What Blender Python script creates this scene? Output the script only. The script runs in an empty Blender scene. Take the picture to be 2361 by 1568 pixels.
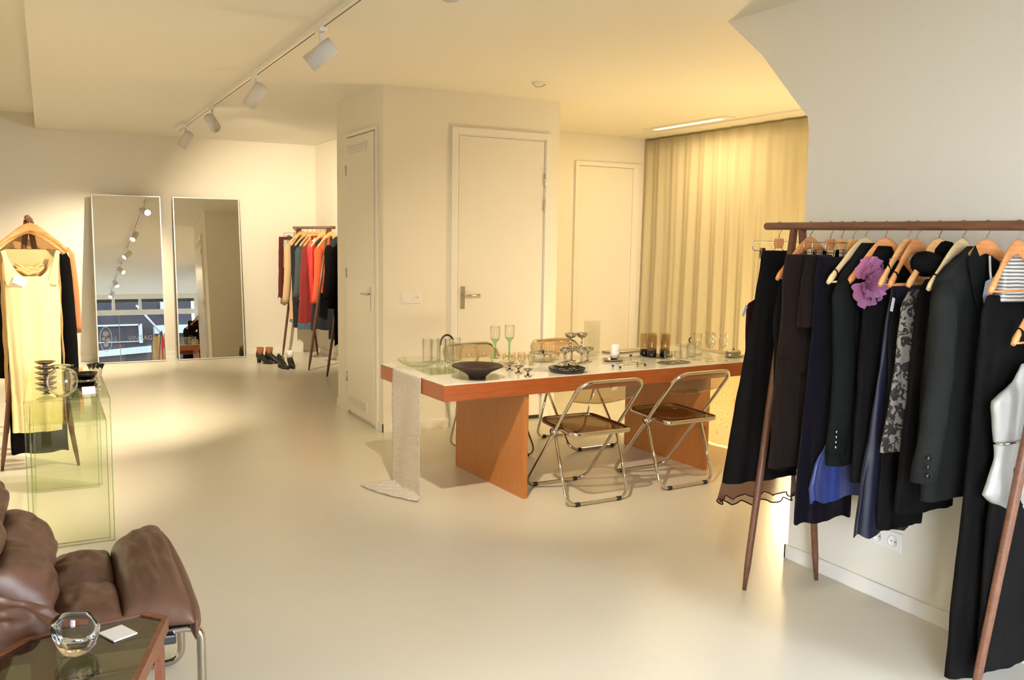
import bpy, bmesh, math, random
from mathutils import Vector, Matrix, noise
S = bpy.context.scene
COL = S.collection
PI = math.pi
random.seed(11)

# ------------------------------------------------------------------ camera
def cam_matrix(yaw, pitch, roll, loc):
    a, b, c = (math.radians(v) for v in (yaw, pitch, roll))
    fw = Vector((math.cos(b)*math.sin(-a), math.cos(b)*math.cos(a), math.sin(b)))
    r = fw.cross(Vector((0, 0, 1))).normalized(); u = r.cross(fw)
    r2 = r*math.cos(c)+u*math.sin(c); u2 = -r*math.sin(c)+u*math.cos(c)
    m = Matrix((r2, u2, -fw)).transposed().to_4x4(); m.translation = loc
    return m
cd = bpy.data.cameras.new('camera'); cam = bpy.data.objects.new('camera', cd); COL.objects.link(cam)
cam.matrix_world = cam_matrix(-27.6242, -6.6343, 0.9462, (0, 0, 1.53))
cd.sensor_width = 36.0; cd.lens = 2055.7*36/2361; cd.clip_start = 0.05; cd.clip_end = 200
S.camera = cam
# ------------------------------------------------------------------ world, exposure
W = bpy.data.worlds.new('world'); S.world = W; W.use_nodes = True
bg = W.node_tree.nodes['Background']; bg.inputs[0].default_value = (0.80, 0.855, 0.96, 1); bg.inputs[1].default_value = 44.0
S.view_settings.view_transform = 'Standard'; S.view_settings.look = 'None'
S.view_settings.gamma = 1.0; S.view_settings.use_curve_mapping = False
S.view_settings.exposure = 0.0
S.cycles.max_bounces = 9; S.cycles.diffuse_bounces = 5; S.cycles.glossy_bounces = 5
S.cycles.transparent_max_bounces = 28; S.cycles.transmission_bounces = 8
S.cycles.caustics_reflective = False; S.cycles.caustics_refractive = False
S.cycles.sample_clamp_indirect = 6.0
WARM = (1.0, 0.82, 0.56); WARM2 = (1.0, 0.74, 0.37)
SPOT_W = 40; LAMP_W = 95; STRIP_W = 9

# ------------------------------------------------------------------ geometry helpers
class MB:
    def __init__(s): s.bm = bmesh.new()
    def face(s, vs, smooth=False):
        try:
            f = s.bm.faces.new(vs); f.smooth = smooth; return f
        except ValueError: return None
    def box(s, x0, y0, z0, x1, y1, z1):
        v = [s.bm.verts.new(p) for p in ((x0,y0,z0),(x1,y0,z0),(x1,y1,z0),(x0,y1,z0),(x0,y0,z1),(x1,y0,z1),(x1,y1,z1),(x0,y1,z1))]
        for q in ((0,3,2,1),(4,5,6,7),(0,1,5,4),(1,2,6,5),(2,3,7,6),(3,0,4,7)): s.face([v[i] for i in q])
        return s
    def prism(s, poly, vec):
        n = len(poly); vec = Vector(vec)
        a = [s.bm.verts.new(p) for p in poly]; b = [s.bm.verts.new(Vector(p)+vec) for p in poly]
        s.face(list(reversed(a))); s.face(b)
        for i in range(n): s.face([a[i], a[(i+1)%n], b[(i+1)%n], b[i]])
        return s
    def loft(s, rings, cap0=True, cap1=True, smooth=True, closed=True):
        R = [[s.bm.verts.new(p) for p in r] for r in rings]
        n = len(R[0])
        for a, b in zip(R, R[1:]):
            for i in range(n if closed else n-1):
                s.face([a[i], a[(i+1)%n], b[(i+1)%n], b[i]], smooth)
        if cap0: s.face(list(reversed(R[0])), False)
        if cap1: s.face(R[-1], False)
        return s
    def grid(s, fn, nu, nv, smooth=True):
        V = [[s.bm.verts.new(fn(i/nu, j/nv)) for j in range(nv+1)] for i in range(nu+1)]
        for i in range(nu):
            for j in range(nv): s.face([V[i][j], V[i+1][j], V[i+1][j+1], V[i][j+1]], smooth)
        return s
    def lathe(s, prof, c=(0,0,0), seg=24, sx=1., sy=1., fn=None, rot=None):
        rings = []
        for r, z in prof:
            ring = []
            for k in range(seg):
                a = 2*PI*k/seg; rr = r
                if fn: rr = fn(r, z, a)
                p = Vector((rr*math.cos(a)*sx, rr*math.sin(a)*sy, z))
                if rot: p = rot @ p
                ring.append(p+Vector(c))
            rings.append(ring)
        s.loft(rings, cap0=prof[0][0] > 1e-4, cap1=prof[-1][0] > 1e-4)
        return s
    def tube(s, path, r, seg=10, closed=False, flat=None, up=None):
        P = [Vector(p) for p in path]; n = len(P)
        rs = r if isinstance(r, (list, tuple)) else [r]*n
        T = []
        for i in range(n):
            a = P[(i-1) % n] if (closed or i > 0) else P[i]; b = P[(i+1) % n] if (closed or i < n-1) else P[i]
            d = b-a
            T.append(d.normalized() if d.length > 1e-9 else Vector((0,0,1)))
        ref = Vector(up) if up else (Vector((0,0,1)) if abs(T[0].z) < 0.9 else Vector((1,0,0)))
        N = (ref-T[0]*ref.dot(T[0])).normalized()
        rings = []
        for i in range(n):
            base = Vector(up) if up else N
            N = base-T[i]*base.dot(T[i])
            if N.length < 1e-6: N = T[i].orthogonal()
            N.normalize(); B = T[i].cross(N)
            ra = rb = rs[i]
            if flat: ra, rb = (flat[i] if isinstance(flat, list) else flat)
            rings.append([P[i]+N*(ra*math.cos(2*PI*k/seg))+B*(rb*math.sin(2*PI*k/seg)) for k in range(seg)])
        if closed: rings.append(list(rings[0])); s.loft(rings, False, False)
        else: s.loft(rings)
        return s
    def cyl(s, a, b, r, seg=16): return s.tube([a, b], r, seg)
    def build(s, name, mat, parent=None, weld=False, bevel=0, loc=None, solid=0, sub=0):
        if weld: bmesh.ops.remove_doubles(s.bm, verts=s.bm.verts, dist=1e-5)
        bmesh.ops.recalc_face_normals(s.bm, faces=s.bm.faces)
        me = bpy.data.meshes.new(name); s.bm.to_mesh(me); s.bm.free()
        o = bpy.data.objects.new(name, me); COL.objects.link(o); me.materials.append(mat)
        if parent is not None: o.parent = parent
        if loc: o.location = loc
        if solid:
            m = o.modifiers.new('thickness', 'SOLIDIFY'); m.thickness = solid; m.offset = 0
        if sub:
            m = o.modifiers.new('smooth', 'SUBSURF'); m.levels = sub; m.render_levels = sub
        if bevel:
            m = o.modifiers.new('edges', 'BEVEL'); m.width = bevel; m.segments = 2; m.limit_method = 'ANGLE'
        return o

def tag(o, label, cat, group=None, kind=None):
    if label: o['label'] = label
    if cat: o['category'] = cat
    if group: o['group'] = group
    if kind: o['kind'] = kind
    return o
def thing(name, label, cat, loc=(0,0,0), rz=0., group=None):
    o = bpy.data.objects.new(name, None); COL.objects.link(o); o.empty_display_size = .05
    o.location = loc; o.rotation_euler = (0, 0, rz)
    return tag(o, label, cat, group)
def dup(o, parent=None):
    c = o.copy(); COL.objects.link(c); c.parent = parent
    for ch in list(o.children): dup(ch, c)
    return c
def struct(name, mb, mat, **k):
    o = mb.build(name, mat, **k)
    if o.parent is None: o['kind'] = 'structure'
    return o
def lerp(a, b, t): return a+(b-a)*t
def interp(rows, z):
    # rows sorted by descending z: (z, v1, v2, ...)
    if z >= rows[0][0]: return rows[0][1:]
    for a, b in zip(rows, rows[1:]):
        if z >= b[0]:
            t = (a[0]-z)/(a[0]-b[0]+1e-9); t = t*t*(3-2*t)*.35+t*.65
            return tuple(lerp(p, q, t) for p, q in zip(a[1:], b[1:]))
    return rows[-1][1:]
def arc(cx, cz, r, a0, a1, n=6):
    return [(cx+r*math.cos(lerp(a0, a1, k/n)), cz+r*math.sin(lerp(a0, a1, k/n))) for k in range(n+1)]

# ------------------------------------------------------------------ materials
def nmat(name):
    m = bpy.data.materials.new(name); m.use_nodes = True
    return m, m.node_tree.nodes, m.node_tree.links
def pbr(name, col, rough=.5, metal=0., bump=0., bscale=60., coat=0., sheen=0., var=0., vscale=8., trans=0., spec=.5, stretch=None):
    m, N, L = nmat(name); b = N['Principled BSDF']
    b.inputs['Base Color'].default_value = (*col, 1); b.inputs['Roughness'].default_value = rough
    b.inputs['Metallic'].default_value = metal; b.inputs['Coat Weight'].default_value = coat
    b.inputs['Sheen Weight'].default_value = sheen; b.inputs['Specular IOR Level'].default_value = spec
    tc = N.new('ShaderNodeTexCoord'); mp = N.new('ShaderNodeMapping'); L.new(tc.outputs['Object'], mp.inputs[0])
    if stretch: mp.inputs['Scale'].default_value = stretch
    if var:
        n = N.new('ShaderNodeTexNoise'); n.inputs['Scale'].default_value = vscale; n.inputs['Detail'].default_value = 4
        L.new(mp.outputs[0], n.inputs['Vector'])
        r = N.new('ShaderNodeMapRange'); r.inputs[1].default_value = .3; r.inputs[2].default_value = .7
        r.inputs[3].default_value = 1-var; r.inputs[4].default_value = 1+var; L.new(n.outputs[0], r.inputs[0])
        x = N.new('ShaderNodeVectorMath'); x.operation = 'SCALE'; x.inputs[0].default_value = col; L.new(r.outputs[0], x.inputs['Scale'])
        L.new(x.outputs[0], b.inputs['Base Color'])
    if bump:
        n = N.new('ShaderNodeTexNoise'); n.inputs['Scale'].default_value = bscale; n.inputs['Detail'].default_value = 5
        L.new(mp.outputs[0], n.inputs['Vector'])
        u = N.new('ShaderNodeBump'); u.inputs['Strength'].default_value = bump; u.inputs['Distance'].default_value = .004
        L.new(n.outputs[0], u.inputs['Height']); L.new(u.outputs[0], b.inputs['Normal'])
    return m
def wood(name, c1, c2, rough=.35, axis=0, scale=3.):
    m, N, L = nmat(name); b = N['Principled BSDF']
    tc = N.new('ShaderNodeTexCoord'); mp = N.new('ShaderNodeMapping'); L.new(tc.outputs['Object'], mp.inputs[0])
    sc = [26., 26., 26.]; sc[axis] = 2.2; mp.inputs['Scale'].default_value = sc
    n = N.new('ShaderNodeTexNoise'); n.inputs['Scale'].default_value = scale; n.inputs['Detail'].default_value = 6; n.inputs['Distortion'].default_value = .6
    L.new(mp.outputs[0], n.inputs['Vector'])
    r = N.new('ShaderNodeValToRGB'); r.color_ramp.elements[0].position = .3; r.color_ramp.elements[1].position = .72
    r.color_ramp.elements[0].color = (*c1, 1); r.color_ramp.elements[1].color = (*c2, 1)
    L.new(n.outputs[0], r.inputs[0]); L.new(r.outputs[0], b.inputs['Base Color']); b.inputs['Roughness'].default_value = rough
    return m
def glass(name, tint=(1,1,1), edge=(.75,.8,.72), ior=1.45, rough=.02, refl=1.0, edge_pow=.5):
    m, N, L = nmat(name); N.remove(N['Principled BSDF']); out = N['Material Output']
    lw = N.new('ShaderNodeLayerWeight'); lw.inputs[0].default_value = .5
    mixc = N.new('ShaderNodeMix'); mixc.data_type = 'RGBA'; mixc.inputs['A'].default_value = (*tint, 1); mixc.inputs['B'].default_value = (*edge, 1)
    pw = N.new('ShaderNodeMath'); pw.operation = 'POWER'; pw.inputs[1].default_value = 3.0
    L.new(lw.outputs['Facing'], pw.inputs[0]); L.new(pw.outputs[0], mixc.inputs['Factor'])
    t = N.new('ShaderNodeBsdfTransparent'); L.new(mixc.outputs['Result'], t.inputs[0])
    g = N.new('ShaderNodeBsdfGlossy'); g.inputs['Roughness'].default_value = rough; g.inputs[0].default_value = (1,1,1,1)
    f = N.new('ShaderNodeMath'); f.operation = 'POWER'; f.inputs[1].default_value = 4.0; L.new(lw.outputs['Facing'], f.inputs[0])
    mu = N.new('ShaderNodeMath'); mu.operation = 'MULTIPLY_ADD'; mu.use_clamp = True; mu.inputs[1].default_value = .75*refl; mu.inputs[2].default_value = .05*refl; L.new(f.outputs[0], mu.inputs[0])
    x = N.new('ShaderNodeMixShader'); L.new(mu.outputs[0], x.inputs[0]); L.new(t.outputs[0], x.inputs[1]); L.new(g.outputs[0], x.inputs[2])
    L.new(x.outputs[0], out.inputs[0])
    return m
def lace(name, col, scale=26., dens=.5, transl=.5, motif=9.):
    m, N, L = nmat(name); b = N['Principled BSDF']; out = N['Material Output']
    b.inputs['Base Color'].default_value = (*col, 1); b.inputs['Roughness'].default_value = .9
    tc = N.new('ShaderNodeTexCoord')
    def vor(sc, feat):
        v = N.new('ShaderNodeTexVoronoi'); v.feature = feat; v.inputs['Scale'].default_value = sc; L.new(tc.outputs['Object'], v.inputs['Vector']); return v
    net = vor(scale*5, 'DISTANCE_TO_EDGE'); mo = vor(motif, 'F1')
    w = N.new('ShaderNodeMath'); w.operation = 'SINE'; k = N.new('ShaderNodeMath'); k.operation = 'MULTIPLY'; k.inputs[1].default_value = 24
    L.new(mo.outputs['Distance'], k.inputs[0]); L.new(k.outputs[0], w.inputs[0])
    g = N.new('ShaderNodeMath'); g.operation = 'GREATER_THAN'; g.inputs[1].default_value = .15; L.new(w.outputs[0], g.inputs[0])
    e = N.new('ShaderNodeMath'); e.operation = 'LESS_THAN'; e.inputs[1].default_value = .1; L.new(net.outputs[0], e.inputs[0])
    mx = N.new('ShaderNodeMath'); mx.operation = 'MAXIMUM'; L.new(g.outputs[0], mx.inputs[0]); L.new(e.outputs[0], mx.inputs[1])
    md = N.new('ShaderNodeMapRange'); md.inputs[3].default_value = 1-dens; md.inputs[4].default_value = .96; L.new(mx.outputs[0], md.inputs[0])
    tr = N.new('ShaderNodeBsdfTransparent'); tl = N.new('ShaderNodeBsdfTranslucent'); tl.inputs[0].default_value = (*col, 1)
    a = N.new('ShaderNodeMixShader'); a.inputs[0].default_value = transl; L.new(b.outputs[0], a.inputs[1]); L.new(tl.outputs[0], a.inputs[2])
    x = N.new('ShaderNodeMixShader'); L.new(md.outputs[0], x.inputs[0]); L.new(tr.outputs[0], x.inputs[1]); L.new(a.outputs[0], x.inputs[2])
    L.new(x.outputs[0], out.inputs[0])
    return m
def sheer(name, col, alpha=.5, transl=.5, rough=.9):
    m, N, L = nmat(name); b = N['Principled BSDF']; out = N['Material Output']
    b.inputs['Base Color'].default_value = (*col, 1); b.inputs['Roughness'].default_value = rough
    tl = N.new('ShaderNodeBsdfTranslucent'); tl.inputs[0].default_value = (*col, 1); tr = N.new('ShaderNodeBsdfTransparent')
    a = N.new('ShaderNodeMixShader'); a.inputs[0].default_value = transl; L.new(b.outputs[0], a.inputs[1]); L.new(tl.outputs[0], a.inputs[2])
    x = N.new('ShaderNodeMixShader'); x.inputs[0].default_value = alpha; L.new(tr.outputs[0], x.inputs[1]); L.new(a.outputs[0], x.inputs[2])
    L.new(x.outputs[0], out.inputs[0])
    return m
def emit(name, col, s):
    m, N, L = nmat(name); b = N['Principled BSDF']; b.inputs['Base Color'].default_value = (*col, 1)
    b.inputs['Emission Color'].default_value = (*col, 1); b.inputs['Emission Strength'].default_value = s
    return m
def stripes(name, c1, c2, scale=60., axis=2, rough=.5):
    m, N, L = nmat(name); b = N['Principled BSDF']
    tc = N.new('ShaderNodeTexCoord'); w = N.new('ShaderNodeTexWave'); w.bands_direction = 'XYZ'[axis]; w.inputs['Scale'].default_value = scale; w.inputs['Distortion'].default_value = 1.0
    L.new(tc.outputs['Object'], w.inputs[0]); r = N.new('ShaderNodeValToRGB'); r.color_ramp.elements[0].position = .35; r.color_ramp.elements[1].position = .6
    r.color_ramp.elements[0].color = (*c1, 1); r.color_ramp.elements[1].color = (*c2, 1); L.new(w.outputs[0], r.inputs[0]); L.new(r.outputs[0], b.inputs['Base Color'])
    b.inputs['Roughness'].default_value = rough
    return m
def blotch(name, c1, c2, scale=22., thr=.5):
    m, N, L = nmat(name); b = N['Principled BSDF']
    tc = N.new('ShaderNodeTexCoord'); w = N.new('ShaderNodeTexNoise'); w.inputs['Scale'].default_value = scale; w.inputs['Detail'].default_value = 3; w.inputs['Distortion'].default_value = 1.5
    L.new(tc.outputs['Object'], w.inputs['Vector']); r = N.new('ShaderNodeValToRGB'); r.color_ramp.elements[0].position = thr-.02; r.color_ramp.elements[1].position = thr+.02
    r.color_ramp.elements[0].color = (*c1, 1); r.color_ramp.elements[1].color = (*c2, 1); L.new(w.outputs[0], r.inputs[0]); L.new(r.outputs[0], b.inputs['Base Color'])
    b.inputs['Roughness'].default_value = .8
    return m
M = {}
M['wall'] = pbr('wall_paint', (.81,.775,.685), .62, bump=.05, bscale=220)
M['ceil'] = pbr('ceiling_paint', (.83,.80,.725), .55, bump=.03, bscale=180)
M['door'] = pbr('door_gloss_paint', (.80,.77,.69), .22)
M['trim'] = pbr('trim_paint', (.82,.80,.75), .35)
M['floor'] = pbr('poured_floor', (.71,.68,.585), .30, bump=.02, bscale=6, var=.03, vscale=1.2, spec=.45)
M['teak'] = wood('teak', (.27,.062,.015), (.36,.098,.023), .33, 0)
M['teakv'] = wood('teak_panel', (.42,.150,.036), (.48,.185,.048), .38, 2)
M['white_top'] = pbr('white_laminate', (.78,.78,.74), .07)
M['walnut'] = wood('walnut_rack', (.095,.037,.020), (.165,.066,.034), .35, 1)
M['beech'] = wood('beech_hanger', (.62,.30,.10), (.78,.44,.18), .35, 0)
M['beech_pale'] = wood('pale_hanger', (.72,.50,.24), (.82,.62,.36), .35, 0)
M['beech_red'] = wood('reddish_hanger', (.55,.20,.06), (.70,.32,.11), .35, 0)
M['chrome'] = pbr('chrome', (.66,.64,.60), .07, 1.0)
M['steel'] = pbr('brushed_steel', (.62,.60,.56), .28, 1.0)
M['silver'] = pbr('silver_plate', (.56,.52,.46), .10, 1.0)
M['silver_dull'] = pbr('tarnished_silver', (.40,.37,.33), .18, 1.0)
M['alu'] = pbr('mirror_frame_white', (.75,.74,.72), .3, .3)
M['mirror'] = pbr('mirror_glass', (.90,.90,.86), .0, 1.0)
M['black'] = pbr('black_plastic', (.012,.012,.013), .35)
M['rubber'] = pbr('black_rubber', (.01,.01,.01), .6)
M['white_plastic'] = pbr('white_plastic', (.84,.83,.80), .3)
M['lampw'] = pbr('lamp_white', (.66,.65,.63), .4)
M['paper'] = pbr('paper', (.86,.86,.84), .6)
M['smoke'] = glass('smoked_acrylic', (.80,.74,.64), (.48,.38,.26), 1.45, .03, 1.0)
M['clear'] = glass('clear_glass', (.985,.985,.975), (.50,.52,.46), 1.5, .02)
M['green_tint'] = glass('green_tinted_glass', (.984,.990,.965), (.62,.70,.52), 1.5, .02)
M['sheetglass'] = glass('bent_sheet_glass', (.975,.988,.945), (.80,.88,.72), 1.45, .01)
M['greenstem'] = glass('green_stem_glass', (.62,.84,.64), (.25,.52,.30), 1.5, .02)
M['amber'] = glass('amber_glass', (.890,.845,.730), (.80,.70,.50), 1.5, .02)
M['amber_dark'] = glass('thick_smoky_base', (.10,.07,.04), (.03,.02,.01), 1.5, .02)
M['peach'] = glass('peach_glass', (.992,.975,.93), (.66,.54,.40), 1.5, .03)
M['real'] = pbr('solid_glass', (1,1,1), .0); M['real'].node_tree.nodes['Principled BSDF'].inputs['Transmission Weight'].default_value = 1.0
M['windowglass'] = glass('window_glass', (.97,.98,.98), (.9,.94,.93), 1.45, .0)
M['smoketop'] = glass('smoked_table_glass', (.45,.47,.38), (.25,.27,.2), 1.5, .01, 1.3)
M['copper'] = pbr('copper_wire', (.80,.45,.22), .25, 1.0)
M['bowl'] = pbr('dark_ceramic', (.040,.023,.016), .5, spec=.25, bump=.1, bscale=40)
M['leather'] = pbr('brown_leather', (.095,.046,.030), .40, bump=.25, bscale=34, var=.15, vscale=7, spec=.35)
M['mahog'] = wood('mahogany', (.10,.028,.014), (.16,.048,.024), .25, 0)
M['blk_cloth'] = pbr('black_wool', (.0065,.006,.006), .95, bump=.3, bscale=180, spec=.05)
M['charcoal'] = pbr('charcoal_wool', (.0125,.0132,.0125), .95, bump=.3, bscale=160, spec=.05)
M['charcoal2'] = pbr('dark_green_black_wool', (.0075,.0092,.0088), .95, bump=.3, bscale=160, spec=.05)
M['velvet'] = pbr('navy_velvet', (.004,.0035,.007), .9, sheen=.06, spec=.03)
M['brownblk'] = pbr('brown_black_velvet', (.011,.007,.006), .9, sheen=.05, spec=.03)
M['burg'] = pbr('burgundy_knit', (.020,.006,.006), .9, bump=.3, bscale=120, spec=.05)
M['bluesatin'] = pbr('blue_satin', (.008,.022,.14), .35, sheen=.3)
M['navysatin'] = pbr('navy_satin', (.0035,.005,.020), .55, sheen=.03)
M['silvercloth'] = pbr('silver_satin', (.33,.32,.29), .42, .15, bump=.5, bscale=14, stretch=(1,1,4))
M['stripecloth'] = stripes('striped_sequin', (.12,.12,.12), (.66,.62,.54), 26., 2, .4)
M['lacecloth'] = blotch('grey_black_lace', (.012,.012,.012), (.24,.21,.185), 30, .5)
M['blacksheer'] = sheer('brown_black_chiffon', (.11,.028,.018), .62, .45)
M['fur'] = pbr('black_fluff', (.006,.006,.006), 1., bump=1., bscale=90, spec=.03)
M['pinkf'] = sheer('mauve_organza', (.70,.29,.58), .95, .4)
M['cream'] = pbr('cream_knit', (.80,.66,.36), .95, bump=.5, bscale=120, spec=.05)
M['tan'] = pbr('tan_cloth', (.50,.30,.12), .9, bump=.2, bscale=120)
M['tan2'] = pbr('gold_satin', (.55,.38,.16), .45, bump=.1, bscale=30)
M['camel'] = pbr('camel_wool', (.42,.24,.09), .9, bump=.2, bscale=120)
M['rust'] = pbr('rust_suede', (.36,.135,.05), .9, bump=.2, bscale=120)
M['leopard'] = blotch('leopard_print', (.04,.02,.01), (.50,.34,.16), 60, .47)
M['beige'] = pbr('beige_wool', (.66,.47,.27), .9, bump=.2, bscale=120)
M['denim'] = pbr('grey_denim', (.060,.085,.095), .9, bump=.3, bscale=160)
M['denimblue'] = pbr('blue_denim', (.07,.12,.18), .9, bump=.3, bscale=160)
M['navy'] = pbr('navy_wool', (.014,.018,.030), .9, bump=.2, bscale=120)
M['dred'] = pbr('dark_red_velvet', (.22,.012,.012), .8, sheen=.2, bump=.2, bscale=100)
M['red'] = pbr('red_satin', (.52,.020,.018), .5, bump=.2, bscale=60)
M['orange'] = pbr('coral_knit', (.62,.095,.03), .9, bump=.5, bscale=140)
M['maroon'] = pbr('maroon_cloth', (.10,.018,.018), .9, bump=.2, bscale=120)
M['lace_white'] = lace('white_lace', (.88,.86,.83), 60, .42, .35, 24)
M['lace_end'], N_, L_ = nmat('cream_flower_lace')
def _end():
    b = N_['Principled BSDF']; out = N_['Material Output']; tc = N_.new('ShaderNodeTexCoord')
    v = N_.new('ShaderNodeTexVoronoi'); v.inputs['Scale'].default_value = 11; L_.new(tc.outputs['Object'], v.inputs['Vector'])
    k = N_.new('ShaderNodeMath'); k.operation = 'MULTIPLY'; k.inputs[1].default_value = 34; L_.new(v.outputs['Distance'], k.inputs[0])
    w = N_.new('ShaderNodeMath'); w.operation = 'SINE'; L_.new(k.outputs[0], w.inputs[0])
    r = N_.new('ShaderNodeValToRGB'); r.color_ramp.elements[0].position = .55; r.color_ramp.elements[1].position = .9
    r.color_ramp.elements[0].color = (.86,.78,.60,1); r.color_ramp.elements[1].color = (.76,.66,.48,1); L_.new(w.outputs[0], r.inputs[0])
    tl = N_.new('ShaderNodeBsdfTranslucent'); a = N_.new('ShaderNodeMixShader'); a.inputs[0].default_value = .45
    L_.new(r.outputs[0], b.inputs['Base Color']); L_.new(r.outputs[0], tl.inputs[0]); b.inputs['Roughness'].default_value = .9
    L_.new(b.outputs[0], a.inputs[1]); L_.new(tl.outputs[0], a.inputs[2]); L_.new(a.outputs[0], out.inputs[0])
_end()
M['curtain'] = sheer('cream_curtain', (.82,.765,.60), 1.0, .45)
M['lens'] = emit('lamp_lens', (1,.86,.66), 60)
M['globe'] = emit('globe_glow', (1,.74,.40), 14)
M['strip'] = emit('strip_glow', (1,.80,.48), 3.5)
M['asphalt'] = pbr('asphalt', (.016,.017,.02), .9, bump=.3, bscale=20, spec=.0)
M['facade'] = pbr('slate_facade', (.0045,.0052,.0072), .9, var=.15, vscale=2, spec=.0)
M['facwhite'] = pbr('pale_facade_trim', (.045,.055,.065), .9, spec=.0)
M['vinyl'] = pbr('white_vinyl', (.75,.77,.80), .9, spec=.0)
M['blind'] = pbr('black_blind', (.008,.008,.009), .8)

# ------------------------------------------------------------------ the room
HC = 2.636; HU = 2.80; YB = 11.42; XB = 2.276; YBL = 6.482; XB2 = 3.804; YN = 8.361; XC = 6.12
XR = 3.14; YF = -1.3; XW = 4.05; YW = .90; XL = -1.0; CX = -0.045
b = MB(); b.box(XL-.2, YF-.2, -.1, XC+.3, YB+.2, 0); struct('floor', b, M['floor'])
b = MB(); b.box(CX, YF-.2, HC, XC+.3, YB+.2, HC+.25); struct('ceiling', b, M['ceil'])
b = MB(); b.box(XL-.2, YF-.2, HU, CX, YB+.2, HU+.1); struct('ceiling_recess', b, M['ceil'])
b = MB(); b.box(XL-.2, YB, 0, 3.3, YB+.2, HU); struct('wall_back', b, M['wall'])
b = MB(); b.box(XL-.2, YF, 0, XL, YB, HU); struct('wall_left', b, M['wall'])
b = MB(); b.box(3.10, 7.68, 0, 3.3, YB, HC); struct('wall_back_right', b, M['wall'])
b = MB(); b.box(XB, YBL, 0, XB2, 7.68, HC); struct('wall_block', b, M['wall'])
b = MB(); b.box(3.3, 7.68, 0, XB2, YN, HC); b.box(3.3, YN, 0, XC+.3, YN+.2, HC); struct('wall_alcove_back', b, M['wall'])
b = MB(); b.box(XC+.03, YW, 0, XC+.3, YN, HC); struct('wall_alcove_right', b, M['wall'])
b = MB(); b.box(XR+.14, YW, 0, XC+.03, YW+.15, HC); struct('wall_alcove_front', b, M['wall'])
# right wall, its free end sloping away towards the ceiling
b = MB(); b.prism([(XR,YW,0),(XR,3.08,0),(XR,3.085,2.03),(XR,3.10,2.10),(XR,3.20,2.20),(XR,3.42,2.43),(XR,3.68,HC),(XR,YW,HC)], (.14,0,0)); struct('wall_right', b, M['wall'])
b = MB(); b.box(XW, YF, 0, XW+.15, YW, HC); struct('wall_front_right', b, M['wall'])
# baseboards
b = MB(); b.box(XR-.012, YW, 0, XR, 3.092, .068); b.box(XR-.012, 3.08, 0, XR+.14, 3.092, .068); struct('baseboard_right', b, M['trim'], bevel=.002)
b = MB(); b.box(XB-.012, 7.36, 0, XB, 7.692, .07); b.box(XB-.012, YBL-.012, 0, XB, YBL+.10, .07); b.box(XB-.012, YBL-.012, 0, 2.83, YBL, .07); b.box(3.72, YBL-.012, 0, XB2, YBL, .07)
struct('baseboard_block', b, M['trim'], bevel=.002)
b = MB(); b.box(XL, YB-.012, 0, 3.1, YB, .07); b.box(3.088, 7.69, 0, 3.1, YB, .07); struct('baseboard_back', b, M['trim'], bevel=.002)
b = MB(); b.box(XB2, YN-.012, 0, 5.10, YN, .07); b.box(5.95, YN-.012, 0, XC, YN, .07); struct('baseboard_alcove', b, M['trim'], bevel=.002)
# doors
d1 = thing('door_1', None, None, (2.832, YBL, 0)); d1['kind'] = 'structure'
b = MB()
for x0, x1, z0, z1 in ((0,.05,0,2.367),(.84,.889,0,2.367),(.05,.84,2.317,2.367)): b.box(x0, -.022, z0, x1, 0, z1)
for x0, x1, z0, z1 in ((.05,.06,0,2.307),(.83,.84,0,2.307),(.05,.84,2.307,2.317)): b.box(x0, -.012, z0, x1, 0, z1)
b.build('door_frame', M['trim'], d1, bevel=.002)
MB().box(.064, -.009, .035, .826, 0, 2.303).build('door_leaf', M['door'], d1, bevel=.001)
MB().box(.064, -.002, .002, .826, 0, .035).build('door_gap_shade', M['black'], d1)  # black strip painted in as the shade of the gap under the leaf
def lever(parent, x, z, y0, plate=.18, sgn=1):
    b = MB(); b.box(x-.02, y0-.006, z-plate*.62, x+.02, y0, z+plate*.38)
    p = b.build('handle_plate', M['steel'], parent, bevel=.002)
    b = MB(); b.tube([(x, y0-.006, z), (x, y0-.04, z), (x+.012*sgn, y0-.05, z), (x+.03*sgn, y0-.052, z), (x+.13*sgn, y0-.052, z)], .009, 10)
    b.build('door_handle', M['steel'], parent)
lever(d1, .105, 1.06, -.009)
for z in (1.99, 1.785, .25):
    b = MB(); b.cyl((.833, -.02, z-.05), (.833, -.02, z+.05), .007); b.build('hinge', M['steel'], d1)
d2 = thing('door_2', None, None, (XB, 0, 0)); d2['kind'] = 'structure'
b = MB()
for y0, y1, z0, z1 in ((6.575,6.61,0,2.35),(7.33,7.355,0,2.35),(6.61,7.33,2.32,2.35)): b.box(-.02, y0, z0, 0, y1, z1)
b.build('door_frame', M['trim'], d2, bevel=.002)
MB().box(-.026, 6.628, .035, 0, 7.325, 2.31).build('door_leaf', M['door'], d2, bevel=.001)
for z0 in (.10, 2.165):
    b = MB(); b.box(-.032, 6.79, z0, -.026, 7.245, z0+.085); gr = b.build('vent_grille', M['trim'], d2, bevel=.001)
    b = MB()
    for k in range(4): b.box(-.0335, 6.805, z0+.014+k*.018, -.0315, 7.23, z0+.019+k*.018)
    b.build('grille_slot', M['steel'], gr)
b = MB(); b.box(-.031, 6.70, .93, -.026, 6.735, 1.12); b.build('handle_plate', M['steel'], d2, bevel=.001)
b = MB(); b.tube([(-.03,6.717,1.06),(-.06,6.717,1.06),(-.065,6.73,1.06),(-.065,6.82,1.06)], .008); b.build('door_handle', M['steel'], d2)
for z in (.32, 1.2, 2.05):
    b = MB(); b.cyl((-.03, 7.332, z-.04), (-.03, 7.332, z+.04), .006); b.build('hinge', M['steel'], d2)
d3 = thing('door_3', None, None, (0, YN, 0)); d3['kind'] = 'structure'
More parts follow.
